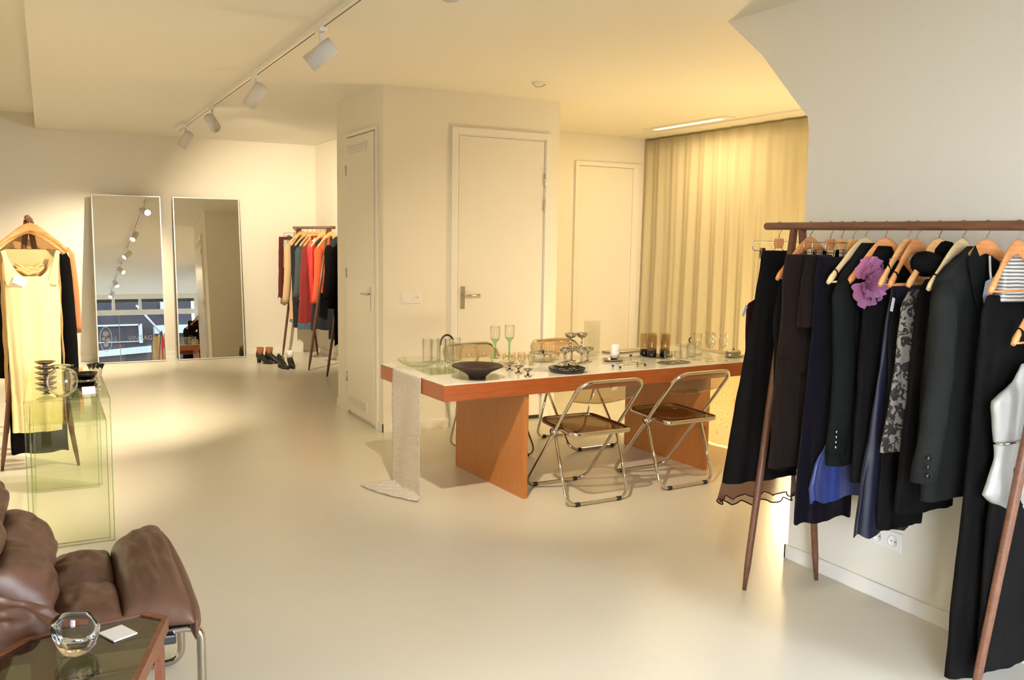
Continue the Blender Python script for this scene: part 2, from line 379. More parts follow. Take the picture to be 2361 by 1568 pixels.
b = MB()
for x0, x1, z0, z1 in ((5.105,5.145,0,2.35),(5.86,5.935,0,2.35),(5.145,5.86,2.305,2.35)): b.box(x0, -.03, z0, x1, 0, z1)
b.build('door_frame', M['trim'], d3, bevel=.002)
MB().box(5.147, -.01, .006, 5.858, 0, 2.30).build('door_leaf', M['door'], d3)
# storefront behind the camera (seen in the mirrors)
win = thing('window_1', None, None, (0, YF, 0)); win['kind'] = 'structure'
XS1 = 3.36
b = MB()
b.box(XL, -.06, 0, XL+.06, .04, HC); b.box(XS1-.06, -.06, 0, XS1+.06, .04, HC)
b.box(XL+.06, -.06, 0, XS1-.06, .04, .16); b.box(XL+.06, -.06, 2.52, XS1-.06, .04, HC); b.box(XL+.06, -.06, 2.13, XS1-.06, .04, 2.25)
for x in (-.97, -.37, .23, .83, 1.43, 2.03, 2.63): b.box(x-.035, -.05, 2.25, x+.035, .03, 2.52)
b.box(XW-.08, -.06, 0, XW, .04, HC); b.box(XS1+.06, -.06, 2.10, XW-.08, .04, 2.2); b.box(XS1+.06, -.06, 2.52, XW-.08, .04, HC); b.box(XS1+.06, -.06, 0, XW-.08, .04, .12)
b.box(XL, -.06, HC, CX, .04, HU)
b.build('window_frame', M['trim'], win, bevel=.003)
b = MB(); b.box(1.53, -.012, .16, 1.542, .012, 2.13); b.build('glazing_joint', M['steel'], win)
for nm, x0, x1, z0, z1 in (('pane',XL+.06,XS1-.06,.16,2.13),('pane',XL+.06,XS1-.06,2.25,2.52),('pane',XS1+.06,XW-.08,.12,2.1),('pane',XS1+.06,XW-.08,2.2,2.52)):
    MB().box(x0, -.013, z0, x1, -.007, z1).build(nm, M['windowglass'], win)
MB().box(XL+.06, -.045, 2.445, XS1-.06, -.03, 2.52).build('roller_blind', M['blind'], win)
# lettering and round emblem on the glass, to be read from the street
def text_mesh(txt, size, name, mat, parent, loc, rot, depth=.001):
    cu = bpy.data.curves.new(name, 'FONT'); cu.body = txt; cu.size = size; cu.extrude = depth; cu.align_x = 'LEFT'
    to = bpy.data.objects.new(name, cu); COL.objects.link(to)
    dg = bpy.context.evaluated_depsgraph_get(); me = bpy.data.meshes.new_from_object(to.evaluated_get(dg))
    bpy.data.objects.remove(to); me.materials.append(mat)
    o = bpy.data.objects.new(name, me); COL.objects.link(o); o.parent = parent; o.location = loc; o.rotation_euler = rot
    return o
text_mesh('VINTAGE', .155, 'window_lettering', M['vinyl'], win, (1.72, -.016, 1.50), (PI/2, 0, 0))
text_mesh('S', .155, 'window_lettering', M['vinyl'], win, (1.40, -.016, 1.50), (PI/2, 0, 0))
b = MB()
b.tube([(1.23+.13*math.cos(a*PI/18), -.016, 1.55+.30*math.sin(a*PI/18)) for a in range(36)], .006, 6, closed=True)
for cx, cz, r in ((1.23,1.68,.07),(1.19,1.56,.05),(1.27,1.53,.06),(1.22,1.42,.06)): b.lathe([(0,-.001),(r,-.001),(r,.001),(0,.001)], (cx,-.016,cz), 20, rot=Matrix.Rotation(PI/2, 3, 'X'))
b.build('round_emblem', M['vinyl'], win)
# street outside
b = MB(); b.box(-14, -16, -.25, 16, YF-.2, -.15); struct('ground_street', b, M['asphalt'])
b = MB(); b.box(-6.0, -12.5, -.2, 4.7, -12, 8.5); struct('wall_street', b, M['facade'])
far = thing('shopfront_trim', 'white shopfront trim and awning across the street, seen in the mirrors', 'shopfront', (0,-12,0))
b = MB(); b.prism([(.4,0,1.95),(3.25,0,2.10),(3.25,0,2.34),(.4,0,2.16)], (0,.12,0)); b.build('sill_band', M['facwhite'], far)
b = MB(); b.box(.3, 0, 3.08, 2.9, .08, 3.14); b.box(2.86, 0, 2.45, 2.98, .08, 3.14); b.box(.9, 0, 2.5, 2.9, .06, 2.53); b.build('window_surround', M['facwhite'], far)
b = MB(); b.box(3.35, 0, 2.72, 4.6, .5, 3.02); b.build('awning', M['facwhite'], far)
b = MB(); b.box(3.62, 0, 3.62, 3.84, .2, 3.92); b.build('sign_box', M['facwhite'], far)
b = MB(); b.tube([(2.75,.9,3.7),(3.6,.9,2.6)], .035, 8); b.build('street_lamp_post', M['facwhite'], far)  # slanted streetlight post, grouped with the shopfront
# ceiling track and spots
tr = thing('lighting_track', 'long white lighting track fixed under the ceiling', 'track light rail', (1.335, 0, HC))
b = MB(); b.box(-.018, -1.0, -.032, .018, 10.45, 0); b.build('rail', M['white_plastic'], tr, bevel=.002)
b = MB(); b.box(.001, -1.0, -.0325, .009, 10.45, -.030); b.build('conductor_slot', pbr('brown_slot', (.16,.09,.05), .6), tr)
b = MB(); b.box(-.06, 9.75, -.036, -.018, 10.35, 0); b.build('power_box', M['white_plastic'], tr, bevel=.003)
spots = [(4.78, (-.80,-.45,-.40), 'nearest white cylinder spotlight on the ceiling track, pointing left', (-.35, 5.6, 1.0), 1.0),
         (6.44, (-.85,-.25,-.50), 'second white cylinder spotlight from the front on the track', (.05, 7.9, .3), 1.15),
         (8.25, (.55,.55,-.60), 'third white cylinder spotlight along the track, tilted to the right', (2.55, 10.6, 1.35), 1.0),
         (9.90, (-.40,.62,-.62), 'farthest white spotlight at the back end of the ceiling track', (.25, 11.2, .55), .85),
         (3.1, (.6,.3,-.7), 'white spotlight on the track, aimed at the dining table', (2.9, 5.1, .7), .55),
         (1.4, (.5,.0,-.8), 'white spotlight on the track, aimed at the black clothes rack', (2.2, 3.2, .3), .15),
         (-.2, (-.4,.3,-.8), 'white spotlight on the track nearest the shop window', (.0, 1.6, .2), .2)]
for y, dr, lab, aim, pw in spots:
    base = Vector((1.335, y, HC-.032))
    t = thing('track_spotlight', lab, 'spotlight', base, 0, 'spotlights on the ceiling track')
    b = MB(); b.box(-.02, -.05, -.022, .02, .05, 0); b.build('adapter', M['white_plastic'], t, bevel=.002)
    b = MB(); b.cyl((0,0,-.02), (0,0,-.085), .009); b.build('stem', M['white_plastic'], t)
    head = Vector((0,0,-.135))
    d = (Vector(aim)-(base+head)).normalized(); q = d.to_track_quat('Z', 'Y').to_matrix()
    b = MB(); b.lathe([(0,-.085),(.042,-.085),(.046,-.08),(.048,.085),(.044,.085),(.043,.06),(0,.06)], head, 28, rot=q); b.build('lamp_head', M['lampw'], t)
    b = MB(); b.lathe([(0,.062),(.036,.062),(.036,.066),(0,.066)], head, 24, rot=q); b.build('lamp_lens', M['lens'], t)
    ld = bpy.data.lights.new('spot_bulb', 'SPOT'); ld.energy = SPOT_W*pw*12; ld.color = WARM; ld.spot_size = math.radians(74); ld.spot_blend = .9; ld.shadow_soft_size = .035
    lo = bpy.data.objects.new('spot_bulb', ld); COL.objects.link(lo); lo.parent = t
    lo.location = head+d*.10; lo.rotation_euler = d.to_track_quat('-Z', 'Y').to_euler()
# alcove ceiling strip, curtain rail, small ceiling fitting
st = thing('ceiling_strip_light', 'recessed linear light in the ceiling beside the cream curtain', 'strip light', (5.52, 7.0, HC))
b = MB(); b.box(-.07, -.62, -.012, .07, .62, 0); b.build('housing', M['trim'], st, bevel=.002)
b = MB(); b.box(-.02, -.5, -.0145, .03, .5, -.0125); b.build('diffuser', M['strip'], st)
ld = bpy.data.lights.new('strip_tube', 'AREA'); ld.shape = 'RECTANGLE'; ld.size = .06; ld.size_y = 1.0; ld.energy = STRIP_W*2; ld.color = WARM2
lo = bpy.data.objects.new('strip_tube', ld); COL.objects.link(lo); lo.parent = st; lo.location = (0.0,0,-.02)
b = MB(); b.box(5.68, 1.5, HC-.018, 5.72, YN, HC); struct('trim_1', b, M['trim'], bevel=.002)
cf = thing('ceiling_hook', 'small round metal ceiling fitting above the dining table', 'ceiling fitting', (3.206, 5.777, HC))
b = MB(); b.lathe([(0,-.006),(.05,-.006),(.055,0),(0,0)], (0,0,0), 20); b.build('plate', M['trim'], cf)
b = MB(); b.tube([(-.05,0,-.012),(-.02,.01,-.03),(.02,0,-.03),(.05,-.01,-.012)], .005, 8); b.build('bracket', M['steel'], cf)
# curtain
def curt(u, v):
    y = lerp(3.4, YN-.02, u); z = lerp(HC-.022, .01, v)
    n = 21; w = .034*math.sin(u*n*2*PI+.9*math.sin(u*17)) + .014*math.sin(u*n*4.3*PI+1.3)
    return (6.02+w*(.35+.65*v)+.01*noise.noise(Vector((y*3, z, 0))), y+.02*v*math.sin(u*40), z)
cu = MB().grid(curt, 420, 16).build('curtain', M['curtain'], solid=.003)
tag(cu, 'floor-length cream curtain along the alcove at the right back', 'curtain')
# floor lamp behind the dining table
fl = thing('floor_lamp', 'low glowing globe lamp on the floor behind the dining table', 'lamp', (5.16, 5.06, 0))
b = MB(); b.lathe([(0,0),(.09,0),(.09,.015),(.03,.03),(.02,.12),(0,.12)], (0,0,0), 24); b.build('base', M['steel'], fl)
b = MB(); b.lathe([(.0,.115)]+[(.11*math.sin(a*PI/12), .22-.11*math.cos(a*PI/12)) for a in range(1,12)]+[(0,.33)], (0,0,0), 24); b.build('globe', M['globe'], fl)
ld = bpy.data.lights.new('globe_bulb', 'POINT'); ld.energy = LAMP_W; ld.color = WARM2; ld.shadow_soft_size = .09
lo = bpy.data.objects.new('globe_bulb', ld); COL.objects.link(lo); lo.parent = fl; lo.location = (0, 0, .46)

# sockets
def socket_on(name, label, loc, rz, n, sw=False):
    t = thing(name, label, 'power socket', loc, rz)
    MB().box(0, -.009, 0, .081*n, 0, .081).build('plate', M['white_plastic'], t, bevel=.002)
    for k in range(n):
        cx = .0405+.081*k
        if sw and k == 0: MB().box(cx-.03, -.013, .012, cx+.03, -.009, .069).build('rocker', M['white_plastic'], t, bevel=.0015)
        else:
            b = MB(); b.lathe([(0,.0095),(.021,.0095),(.023,.0125),(.026,.0125),(.026,.009),(0,.009)], (cx,0,.0405), 24, rot=Matrix.Rotation(PI/2, 3, 'X')); so = b.build('outlet', M['white_plastic'], t)
            b = MB(); b.cyl((cx-.009,-.0085,.0405), (cx-.009,-.0105,.0405), .003, 8); b.cyl((cx+.009,-.0085,.0405), (cx+.009,-.0105,.0405), .003, 8); b.build('pin_hole', M['black'], so)
    return t
socket_on('switch_and_socket', 'white double wall plate with switch and socket left of the door', (2.42, YBL, 1.0), 0, 2, True)
socket_on('wall_socket', 'white double socket low on the right wall behind the clothes', (XR, 2.60, .235), -PI/2, 2)

# ------------------------------------------------------------------ mirrors
def mirror(x0, x1, label):
    tilt = math.radians(6.1); w = x1-x0
    t = thing('leaning_mirror', label, 'mirror', (x0, 11.115, 0.004), 0, 'tall mirrors leaning on the back wall')
    t.rotation_euler = (-tilt, 0, 0)
    h = 1.935
    b = MB()
    for a in ((0,0,.012,h),(w-.012,0,w,h),(.012,0,w-.012,.012),(.012,h-.012,w-.012,h)): b.box(a[0], -.006, a[1], a[2], .022, a[3])
    b.build('mirror_frame', M['alu'], t, bevel=.0015)
    MB().box(.012, 0, .012, w-.012, .015, h-.012).build('mirror_pane', M['mirror'], t)
mirror(.487, 1.225, 'tall thin-framed mirror leaning on the back wall, the left one of the two')
mirror(1.36, 2.125, 'tall mirror leaning on the back wall, nearer to the red clothes rack')

# ------------------------------------------------------------------ dining table
TX, TY, TR = 1.9017, 4.4229, math.radians(3.191); ZT = .7173
tb = thing('dining_table', 'long teak dining table with white top on two slab legs', 'table', (TX, TY, 0), TR)
LN, WD = 2.50, .90
b = MB()
b.box(0, 0, .6224, LN, .025, .7123); b.box(0, WD-.025, .6224, LN, WD, .7123); b.box(0, .025, .6224, .025, WD-.025, .7123); b.box(LN-.025, .025, .6224, LN, WD-.025, .7123)
b.box(.025, .025, .69, LN-.025, WD-.025, .7)
b.build('apron', M['teak'], tb, bevel=.0015)
MB().box(.001, .001, .7123, LN-.001, WD-.001, ZT).build('tabletop', M['white_top'], tb, bevel=.001)
for u in (.528, 1.943):
    MB().box(u, .018, 0, u+.03, WD-.018, .69).build('leg', M['teakv'], tb, bevel=.0015)
# lace hangings
def runner(u, v):
    # u across, v down the length; start on the tabletop, over the edge, to the floor
    yc = lerp(5.115, 4.70, u); L = v*1.16
    rip = .010*math.sin(L*14+u*3)
    ex = 1.9017-(yc-4.4229)*.05575
    if L < .10: x = ex+.045-L*.5; z = ZT+.003; y = yc
    elif L < .10+.70:
        d = L-.10; z = ZT+.002-d; x = ex-.006-.006*(1+math.sin(u*9+d*6))*min(1, d*4); y = yc+.008*math.sin(d*13+u*2)
        y = lerp(y, (5.115+4.70)/2, .10*math.sin(min(1,d/.7)*PI))
    else:
        d = L-.80; k = d/.36
        z = .010+.012*abs(math.sin(u*14+d*18))*(1-k*.5)
        x = ex-.012-.17*k*(1.1-u) - .02*k; y = lerp(5.115, 4.70, u)-.02*k+ .05*k*(.3-u)
        x -= .03*math.sin(u*PI)*k
    return (x, y, z)
rn = MB().grid(runner, 24, 90).build('lace_runner', M['lace_white'], solid=.0015)
tag(rn, 'white lace runner hanging off the left end of the table to the floor', 'lace runner')
def endlace(u, v):
    y = lerp(4.50, 5.46, u); d = v*1.0
    if d < .2: return (4.27+d*.6, y, ZT+.003)
    k = (d-.2)/.8
    return (4.405+.008*math.sin(u*26)*k+.03*k+.04*(u)*-1, y-.04, lerp(ZT, .012, k))
el = MB().grid(endlace, 60, 40).build('lace_cloth', M['lace_end'], solid=.0015)
tag(el, 'cream flowered lace cloth hanging to the floor at the far right table end', 'lace cloth')

# ------------------------------------------------------------------ folding chairs
def rrect(x0, x1, y0, y1, r, n=6, rr=None):
    rr = rr or (r, r, r, r); P = []
    for (cx, cy, a0), q in zip(((x1, y1, 0), (x0, y1, PI/2), (x0, y0, PI), (x1, y0, 1.5*PI)), rr):
        sx = -1 if cx == x1 else 1; sy = -1 if cy == y1 else 1
        for k in range(n+1):
            a = a0+PI/2*k/n; P.append((cx+sx*q+q*math.cos(a), cy+sy*q+q*math.sin(a)))
    return P
def make_chair(label, sticker=False):
    t = thing('folding_chair', label, 'chair', (0,0,0), 0, 'chrome folding chairs around the dining table')
    # tall frame: from the top of the back down and forward to the front foot bar
    A = Vector((0,-.125,.738)); Bv = Vector((0,.475,.012)); D = (Bv-A); Lf = D.length; D.normalize()
    P = [A+Vector((x,0,0))+D*s for x, s in rrect(-.222, .222, 0, Lf, .07, 7, (.075,.075,.085,.085))]
    MB().tube(P, .0105, 10, closed=True).build('back_frame', M['chrome'], t)
    # short frame: from the pivots down and back to the rear foot bar
    piv = Vector((0,.147,.41))
    E0 = piv; E1 = Vector((0,0,.012)); D2 = (E1-E0); L2 = D2.length; D2.normalize()
    pts = [(-.215,0)]+[(x,s) for x, s in rrect(-.215,.215,-.5,L2,.07,7) if s > L2*.5]
    seq = sorted([p for p in pts[1:] if p[0] < 0], key=lambda p: (p[1], p[0]))+sorted([p for p in pts[1:] if p[0] >= 0], key=lambda p: (-p[1], p[0]))
    path = [E0+Vector((-.215,0,0))]+[E0+Vector((x,0,0))+D2*s for x, s in seq]+[E0+Vector((.215,0,0))]
    MB().tube(path, .0095, 10).build('leg_frame', M['chrome'], t)
    for y in (0, .475):
        for x in (-.145, .145):
            b = MB(); b.cyl((x-.014, y, .0125), (x+.014, y, .0125), .0125); b.build('rubber_foot', M['rubber'], t)
    for s in (-1, 1):
        b = MB(); b.cyl((s*.20, .147, .415), (s*.237, .147, .415), .021, 20); b.cyl((s*.196, .147, .415), (s*.243, .147, .415), .011, 16)
        b.build('hinge_disc', M['chrome'], t)
    # seat ring and clear pan
    def zs(y): return .425+.045*(y+.03)
    ring = [Vector((x*(1-.10*(y+.03)/.4), y, zs(y))) for x, y in rrect(-.205, .205, -.035, .375, .06, 6, (.06,.06,.05,.05))]
    MB().tube(ring, .011, 8, closed=True, flat=(.013,.009), up=(0,0,1)).build('seat_frame', M['chrome'], t)
    b = MB(); n = len(ring); c = Vector((0, .17, zs(.17)))
    top = []; 
    for q in (1.0, .85, .7, .4, .02):
        dz = 0 if q > .8 else -.010*(1-(q/.8)**2)
        top.append([c+(p-c)*q+Vector((0,0,dz+.004)) for p in ring])
    b.loft(top, cap0=False, cap1=True); se = b.build('seat', M['smoke'], t, solid=.005)
    P = [Vector((.15*math.cos(a*PI/18), .17+.13*math.sin(a*PI/18), zs(.17+.13*math.sin(a*PI/18))+.004)) for a in range(36)]
    MB().tube(P, .0025, 5, closed=True).build('moulded_ring', M['amber'], se)
    # clear back panel
    def bk(u, v):
        x = lerp(-.212, .212, u); top = .006 if abs(x) < .15 else .006+.05*((abs(x)-.15)/.062)**2.2
        low = .165+.035*math.cos(x/.212*PI/2)-(.01)
        s = lerp(top, low, v); p = A+D*s+Vector((x, 0, 0)); n = Vector((0,-D.z,D.y))
        return p+Vector((0,-.010,.0))*math.cos(x/.212*PI/2)*(1+0*v)
    bp = MB().grid(bk, 24, 8).build('backrest', M['smoke'], t, solid=.005)
    MB().tube([bk(i/24, 1) for i in range(25)], .003, 5).build('backrest_rim', M['peach'], bp)
    if sticker:
        c = A+D*.055; R = Matrix.Identity(3)
        b = MB(); q = D*.014
        b.prism([c+Vector((-.005,-.021,-.003))-q, c+Vector((.03,-.021,-.003))-q, c+Vector((.03,-.021,-.003))+q, c+Vector((-.005,-.021,-.003))+q], (0,-.0008,0)); b.build('price_sticker', M['paper'], t)
    return t
chairs = [((2.787, 4.215), 1.5, 'smoked folding chair with a white sticker on its clear backrest', True),
          ((3.484, 4.275), 3.6, 'smoked folding chair on the near side, beside the hanging black clothes', False),
          ((3.482, 5.83), 183., 'folding chair behind the table, seen through the stickered chair', False),
          ((2.755, 5.82), 184., 'folding chair behind the table, mostly hidden by the left slab leg', False)]
for (x, y), a, lab, stk in chairs:
    c = make_chair(lab, stk); c.location = (x, y, 0); c.rotation_euler = (0, 0, math.radians(a))

# ------------------------------------------------------------------ things on the dining table
Z = ZT
def vessel(name, label, cat, prof, loc, mat, group=None, seg=24, fn=None, sx=1., sy=1., rz=0., stem=None, part='body'):
    t = thing(name, label, cat, (loc[0], loc[1], loc[2] if len(loc) > 2 else Z+.0005), rz, group)
    MB().lathe(prof, seg=seg, fn=fn, sx=sx, sy=sy).build(part, mat, t)
    return t
def single(name, label, cat, prof, loc, mat, group=None, seg=24, fn=None, sx=1., sy=1., rz=0.):
    o = MB().lathe(prof, seg=seg, fn=fn, sx=sx, sy=sy).build(name, mat, loc=(loc[0], loc[1], loc[2] if len(loc) > 2 else Z+.0005))
    o.rotation_euler = (0,0,rz); return tag(o, label, cat, group)
def thinw(pr, t=.0022):   # outer profile (bottom to rim) -> closed wall profile
    inner = [(max(r-t, 0), z+(t if i == 0 else 0)) for i, (r, z) in enumerate(pr) if z >= pr[0][1]]
    return [(0, pr[0][1])]+pr+list(reversed([(r, z) for r, z in inner]))+[(0, pr[0][1]+t)]
# scalloped green bowl
sc = lambda r, z, a: r*(1+.07*math.cos(a*10)*min(1, z/.03))
single('scalloped_bowl', 'pale green scalloped glass bowl on the left table end', 'bowl', thinw([(.055,0),(.07,.004),(.105,.022),(.132,.048)], .003), (2.03,5.12), M['green_tint'], None, 60, sc)
# tumblers
for k, (x, y, lab) in enumerate([(2.155,5.295,'leftmost'),(2.19,5.232,'second from the left'),(2.25,5.283,'third from the left'),(2.277,5.213,'rightmost')]):
    single('highball_glass', 'clear straight highball glass, %s of the row behind the scalloped bowl' % lab, 'glass', thinw([(.026,0),(.029,.004),(.030,.150)], .0018), (x, y), M['clear'], 'clear highball glasses')
# glass punch jug with black handle, and lidded pot
t = thing('water_jug', 'clear glass jug with a curved black handle', 'jug', (2.345, 5.285, Z+.0005))
MB().lathe(thinw([(.035,0),(.045,.01),(.05,.06),(.036,.12),(.04,.150)], .0022)).build('body', M['clear'], t)
b = MB(); b.tube([(-.045+.045*math.cos(a)-.01, 0, .115+.055*math.sin(a)) for a in [PI*(.15+.9*k/12) for k in range(13)]], .0065, 8); b.build('handle', M['black'], t)
t = thing('glass_biscuit_pot', 'round clear glass pot with a flat lid rim', 'pot', (2.38, 5.135, Z+.0005))
MB().lathe(thinw([(.045,0),(.058,.008),(.068,.045),(.064,.085),(.050,.105),(.052,.115)], .0024)).build('body', M['peach'], t)
b = MB(); b.lathe([(0,.120),(.045,.120),(.047,.116),(.047,.113),(0,.113)]); b.lathe([(0,.12),(.008,.12),(.011,.130),(0,.135)]); b.build('lid', M['clear'], t)
single('glass_saucer', 'clear glass saucer plate under the biscuit pot', 'saucer', thinw([(.04,0),(.068,.006),(.075,.012)], .002), (2.475,5.035), M['green_tint'])
# ribbed amber pumpkin jar
rb = lambda r, z, a: r*(1+.05*abs(math.cos(a*7)))
t = thing('ribbed_jar', 'ribbed peach glass jar behind the dark bowl', 'jar', (2.395, 4.945, Z+.0005))
MB().lathe(thinw([(.030,0),(.045,.01),(.055,.035),(.045,.062),(.025,.073),(.02,.078)], .003), seg=56, fn=rb).build('body', M['peach'], t)
b = MB(); b.lathe([(0,.078),(.012,.078),(.012,.086),(0,.088)]); b.build('stopper', M['copper'], t)
single('peach_ashtray', 'flat ribbed peach glass dish beside the ribbed jar', 'dish', thinw([(.03,0),(.045,.008),(.055,.025)], .003), (2.50,4.90), M['peach'], None, 40, rb)
# dark bowl
single('dark_footed_bowl', 'wide dark brown footed bowl near the front table edge', 'bowl', [(0,0),(.046,0),(.05,.004),(.05,.014),(.075,.036),(.105,.052),(.146,.070),(.149,.076),(.144,.079),(.100,.068),(.07,.045),(.035,.03),(0,.027)], (2.167,4.562), M['bowl'], None, 48)
# glass tray with cups
gt = thing('glass_tray', 'rectangular clear glass tray at the left table corner', 'tray', (2.145, 4.89, Z+.0005), TR-.04)
MB().box(-.185, -.125, 0, .185, .125, .006).build('plate', M['green_tint'], gt, bevel=.001)
cupn = 0
for ix in range(3):
    for iy in range(2):
        x = 2.055+ix*.075+.02*iy; y = 4.825+iy*.085-.01*ix; cupn += 1
        t = thing('glass_egg_cup', 'small pale green glass cup on the glass tray, %s row, %s' % (('front','back')[iy], ('left','middle','right')[ix]), 'cup', (x, y, Z+.007), 0, 'small glass cups on the glass tray')
        MB().lathe(thinw([(.018,0),(.02,.003),(.008,.010),(.010,.016),(.024,.03),(.026,.05)], .0018), seg=18).build('cup', M['green_tint'], t)
# green-stemmed goblets
for x, y, lab in ((2.646,5.30,'left of the pair'),(2.775,5.34,'right of the pair')):
    t = thing('green_stem_goblet', 'tall wine glass with a green stem, %s behind the table middle' % lab, 'wine glass', (x, y, Z+.0005), 0, 'green-stemmed wine glasses')
    MB().lathe([(0,0),(.030,0),(.031,.002),(.008,.006),(.0065,.03),(.008,.095),(.016,.112),(.030,.126),(.0,.124)], seg=24).build('stem', M['greenstem'], t)
    MB().lathe(thinw([(.028,.126),(.033,.145),(.034,.19),(.031,.215)], .0015), seg=24).build('bowl', M['clear'], t)
# covered dish with plate lid
t = thing('casserole_dish', 'pale glass casserole dish with a flat brown plate as lid', 'dish', (2.88, 5.06, Z+.0005))
MB().lathe(thinw([(.06,0),(.075,.006),(.088,.03),(.09,.045)], .0035), seg=36).build('dish', M['green_tint'], t)
b = MB(); b.lathe([(0,.047),(.05,.047),(.092,.055),(.093,.058),(.05,.052),(0,.051)], seg=36); l = b.build('lid', M['silver_dull'], t)
b = MB(); b.lathe([(0,.05),(.006,.05),(.008,.07),(0,.073)]); b.build('knob', M['black'], l)
# copper wire basket
t = thing('wire_basket', 'oval copper wire basket behind the casserole dish', 'basket', (3.09, 5.27, Z+.0005), .1)
b = MB()
for z, k in ((.02,.75),(.09,1.0)): b.tube([(.12*k*math.cos(a*PI/16), .075*k*math.sin(a*PI/16), z) for a in range(32)], .0028 if z > .05 else .002, 6, closed=True)
for a in range(32):
    c, s_ = math.cos(a*PI/16), math.sin(a*PI/16); b.tube([(.09*c,.056*s_,.02),(.108*c,.067*s_,.05),(.12*c,.075*s_,.09)], .0012, 5)
b.tube([(-.09,0,.02),(.09,0,.02)], .002, 5); b.tube([(0,-.056,.02),(0,.056,.02)], .002, 5)
for sx_ in (-1,1):
    for sy_ in (-1,1): b.lathe([(0,0),(.008,0),(.008,.02),(0,.02)], (sx_*.06, sy_*.035, 0), 10)
b.build('wire_body', M['copper'], t)
b = MB(); b.tube([(-.12,0,.09)]+[(-.12+.24*k/10, 0, .09+.03*math.sin(PI*k/10)**.6) for k in range(1,10)]+[(.12,0,.09)], .0025, 6); b.build('handle', M['copper'], t)
# small liqueur glasses in the middle, peach
n = 0
rows_ = ['back row','middle row','front row']
for iy, (yy, xs) in enumerate([(5.10,(2.60,2.67,2.74)),(5.01,(2.58,2.645,2.705,2.765)),(4.92,(2.575,2.645,2.715))]):
    for ix, xx in enumerate(xs):
        t = thing('liqueur_glass', 'small peach liqueur glass in the middle cluster, %s, number %d from the left' % (rows_[iy], ix+1), 'glass', (xx, yy, Z+.0005), 0, 'peach liqueur glasses in the middle of the table')
        MB().lathe(thinw([(.018,0),(.019,.002),(.005,.006),(.005,.02),(.018,.028),(.024,.045),(.024,.062)], .0014), seg=16).build('bowl', M['peach'], t)
# silver coupes
def coupe(name, label, x, y, h, r, z, group, mat=None):
    t = thing(name, label, 'cup', (x, y, z), 0, group); mat = mat or M['silver']
    MB().lathe([(0,0),(r*.72,0),(r*.74,.003),(r*.35,.008),(.006,.014),(.006,h*.30),(.0095,h*.38),(.0055,h*.46),(.0055,h*.64),(0,h*.64)], seg=24).build('stem', mat, t)
    MB().lathe([(0,h*.63),(r*.3,h*.64),(r*.72,h*.74),(r*.95,h*.90),(r,h),(r*.97,h),(r*.90,h*.90),(r*.68,h*.77),(0,h*.69)], seg=28).build('bowl', mat, t)
    return t
for k, (x, y, q) in enumerate(((2.471,4.515,'nearest the table edge'),(2.478,4.645,'in the middle of the three'),(2.484,4.772,'farthest from the table edge'))):
    coupe('liqueur_coupe', 'tiny silver footed cup beside the dark bowl, %s' % q, x, y, .046, .029, Z+.0005, 'three tiny silver footed cups', M['silver_dull'])
G = 'silver coupes stacked in a pyramid'
hC = .095
for lab, x, y, z in (('bottom left',2.98,4.94,0),('bottom front',3.06,4.87,0),('bottom right',3.145,4.93,0),('bottom back',3.065,5.0,0),('top left',3.02,4.945,1),('top right',3.105,4.945,1)):
    coupe('silver_coupe', 'silver champagne coupe of the pyramid, %s' % lab, x, y, hC, .041, Z+.0005+z*(hC+.0006), G)
# black tray with silver sundae cups
t = thing('round_black_tray', 'round black tray near the front edge holding small silver cups', 'tray', (2.783, 4.592, Z+.0005))
MB().lathe([(0,0),(.100,0),(.112,.018),(.114,.027),(.110,.028),(.098,.008),(0,.006)], seg=48).build('tray', M['black'], t)
for k, (dx, dy, q) in enumerate(((-.045,-.02,'front left'),(.035,-.03,'front right'),(-.01,.045,'back left'),(.055,.035,'back right'))):
    coupe('silver_sundae_cup', 'small silver cup on the black tray, %s' % q, 2.783+dx, 4.592+dy, .040, .033, Z+.008, 'silver cups on the black tray', M['silver'])
# rectangular glass vase
t = thing('textured_glass_vase', 'tall square vase of frosted textured glass at the back edge', 'vase', (3.37, 5.235, Z+.0005), .2)
b = MB(); b.box(-.055,-.028,0,.055,.028,.008)
for x0,y0,x1,y1 in ((-.055,-.028,.055,-.023),(-.055,.023,.055,.028),(-.055,-.023,-.05,.023),(.05,-.023,.055,.023)): b.box(x0,y0,.008,x1,y1,.235)
mg = glass('frosted_texture_glass', (.972,.975,.955), (.70,.71,.62), 1.5, .12, 1.3)
nt = mg.node_tree; n1 = nt.nodes.new('ShaderNodeTexVoronoi'); n1.inputs['Scale'].default_value = 90; bu = nt.nodes.new('ShaderNodeBump'); bu.inputs['Strength'].default_value = 1; tc = nt.nodes.new('ShaderNodeTexCoord')
nt.links.new(tc.outputs['Object'], n1.inputs['Vector']); nt.links.new(n1.outputs[0], bu.inputs['Height'])
for nd in nt.nodes:
    if nd.type in ('BSDF_GLOSSY',): nt.links.new(bu.outputs[0], nd.inputs['Normal'])
b.build('body', mg, t)
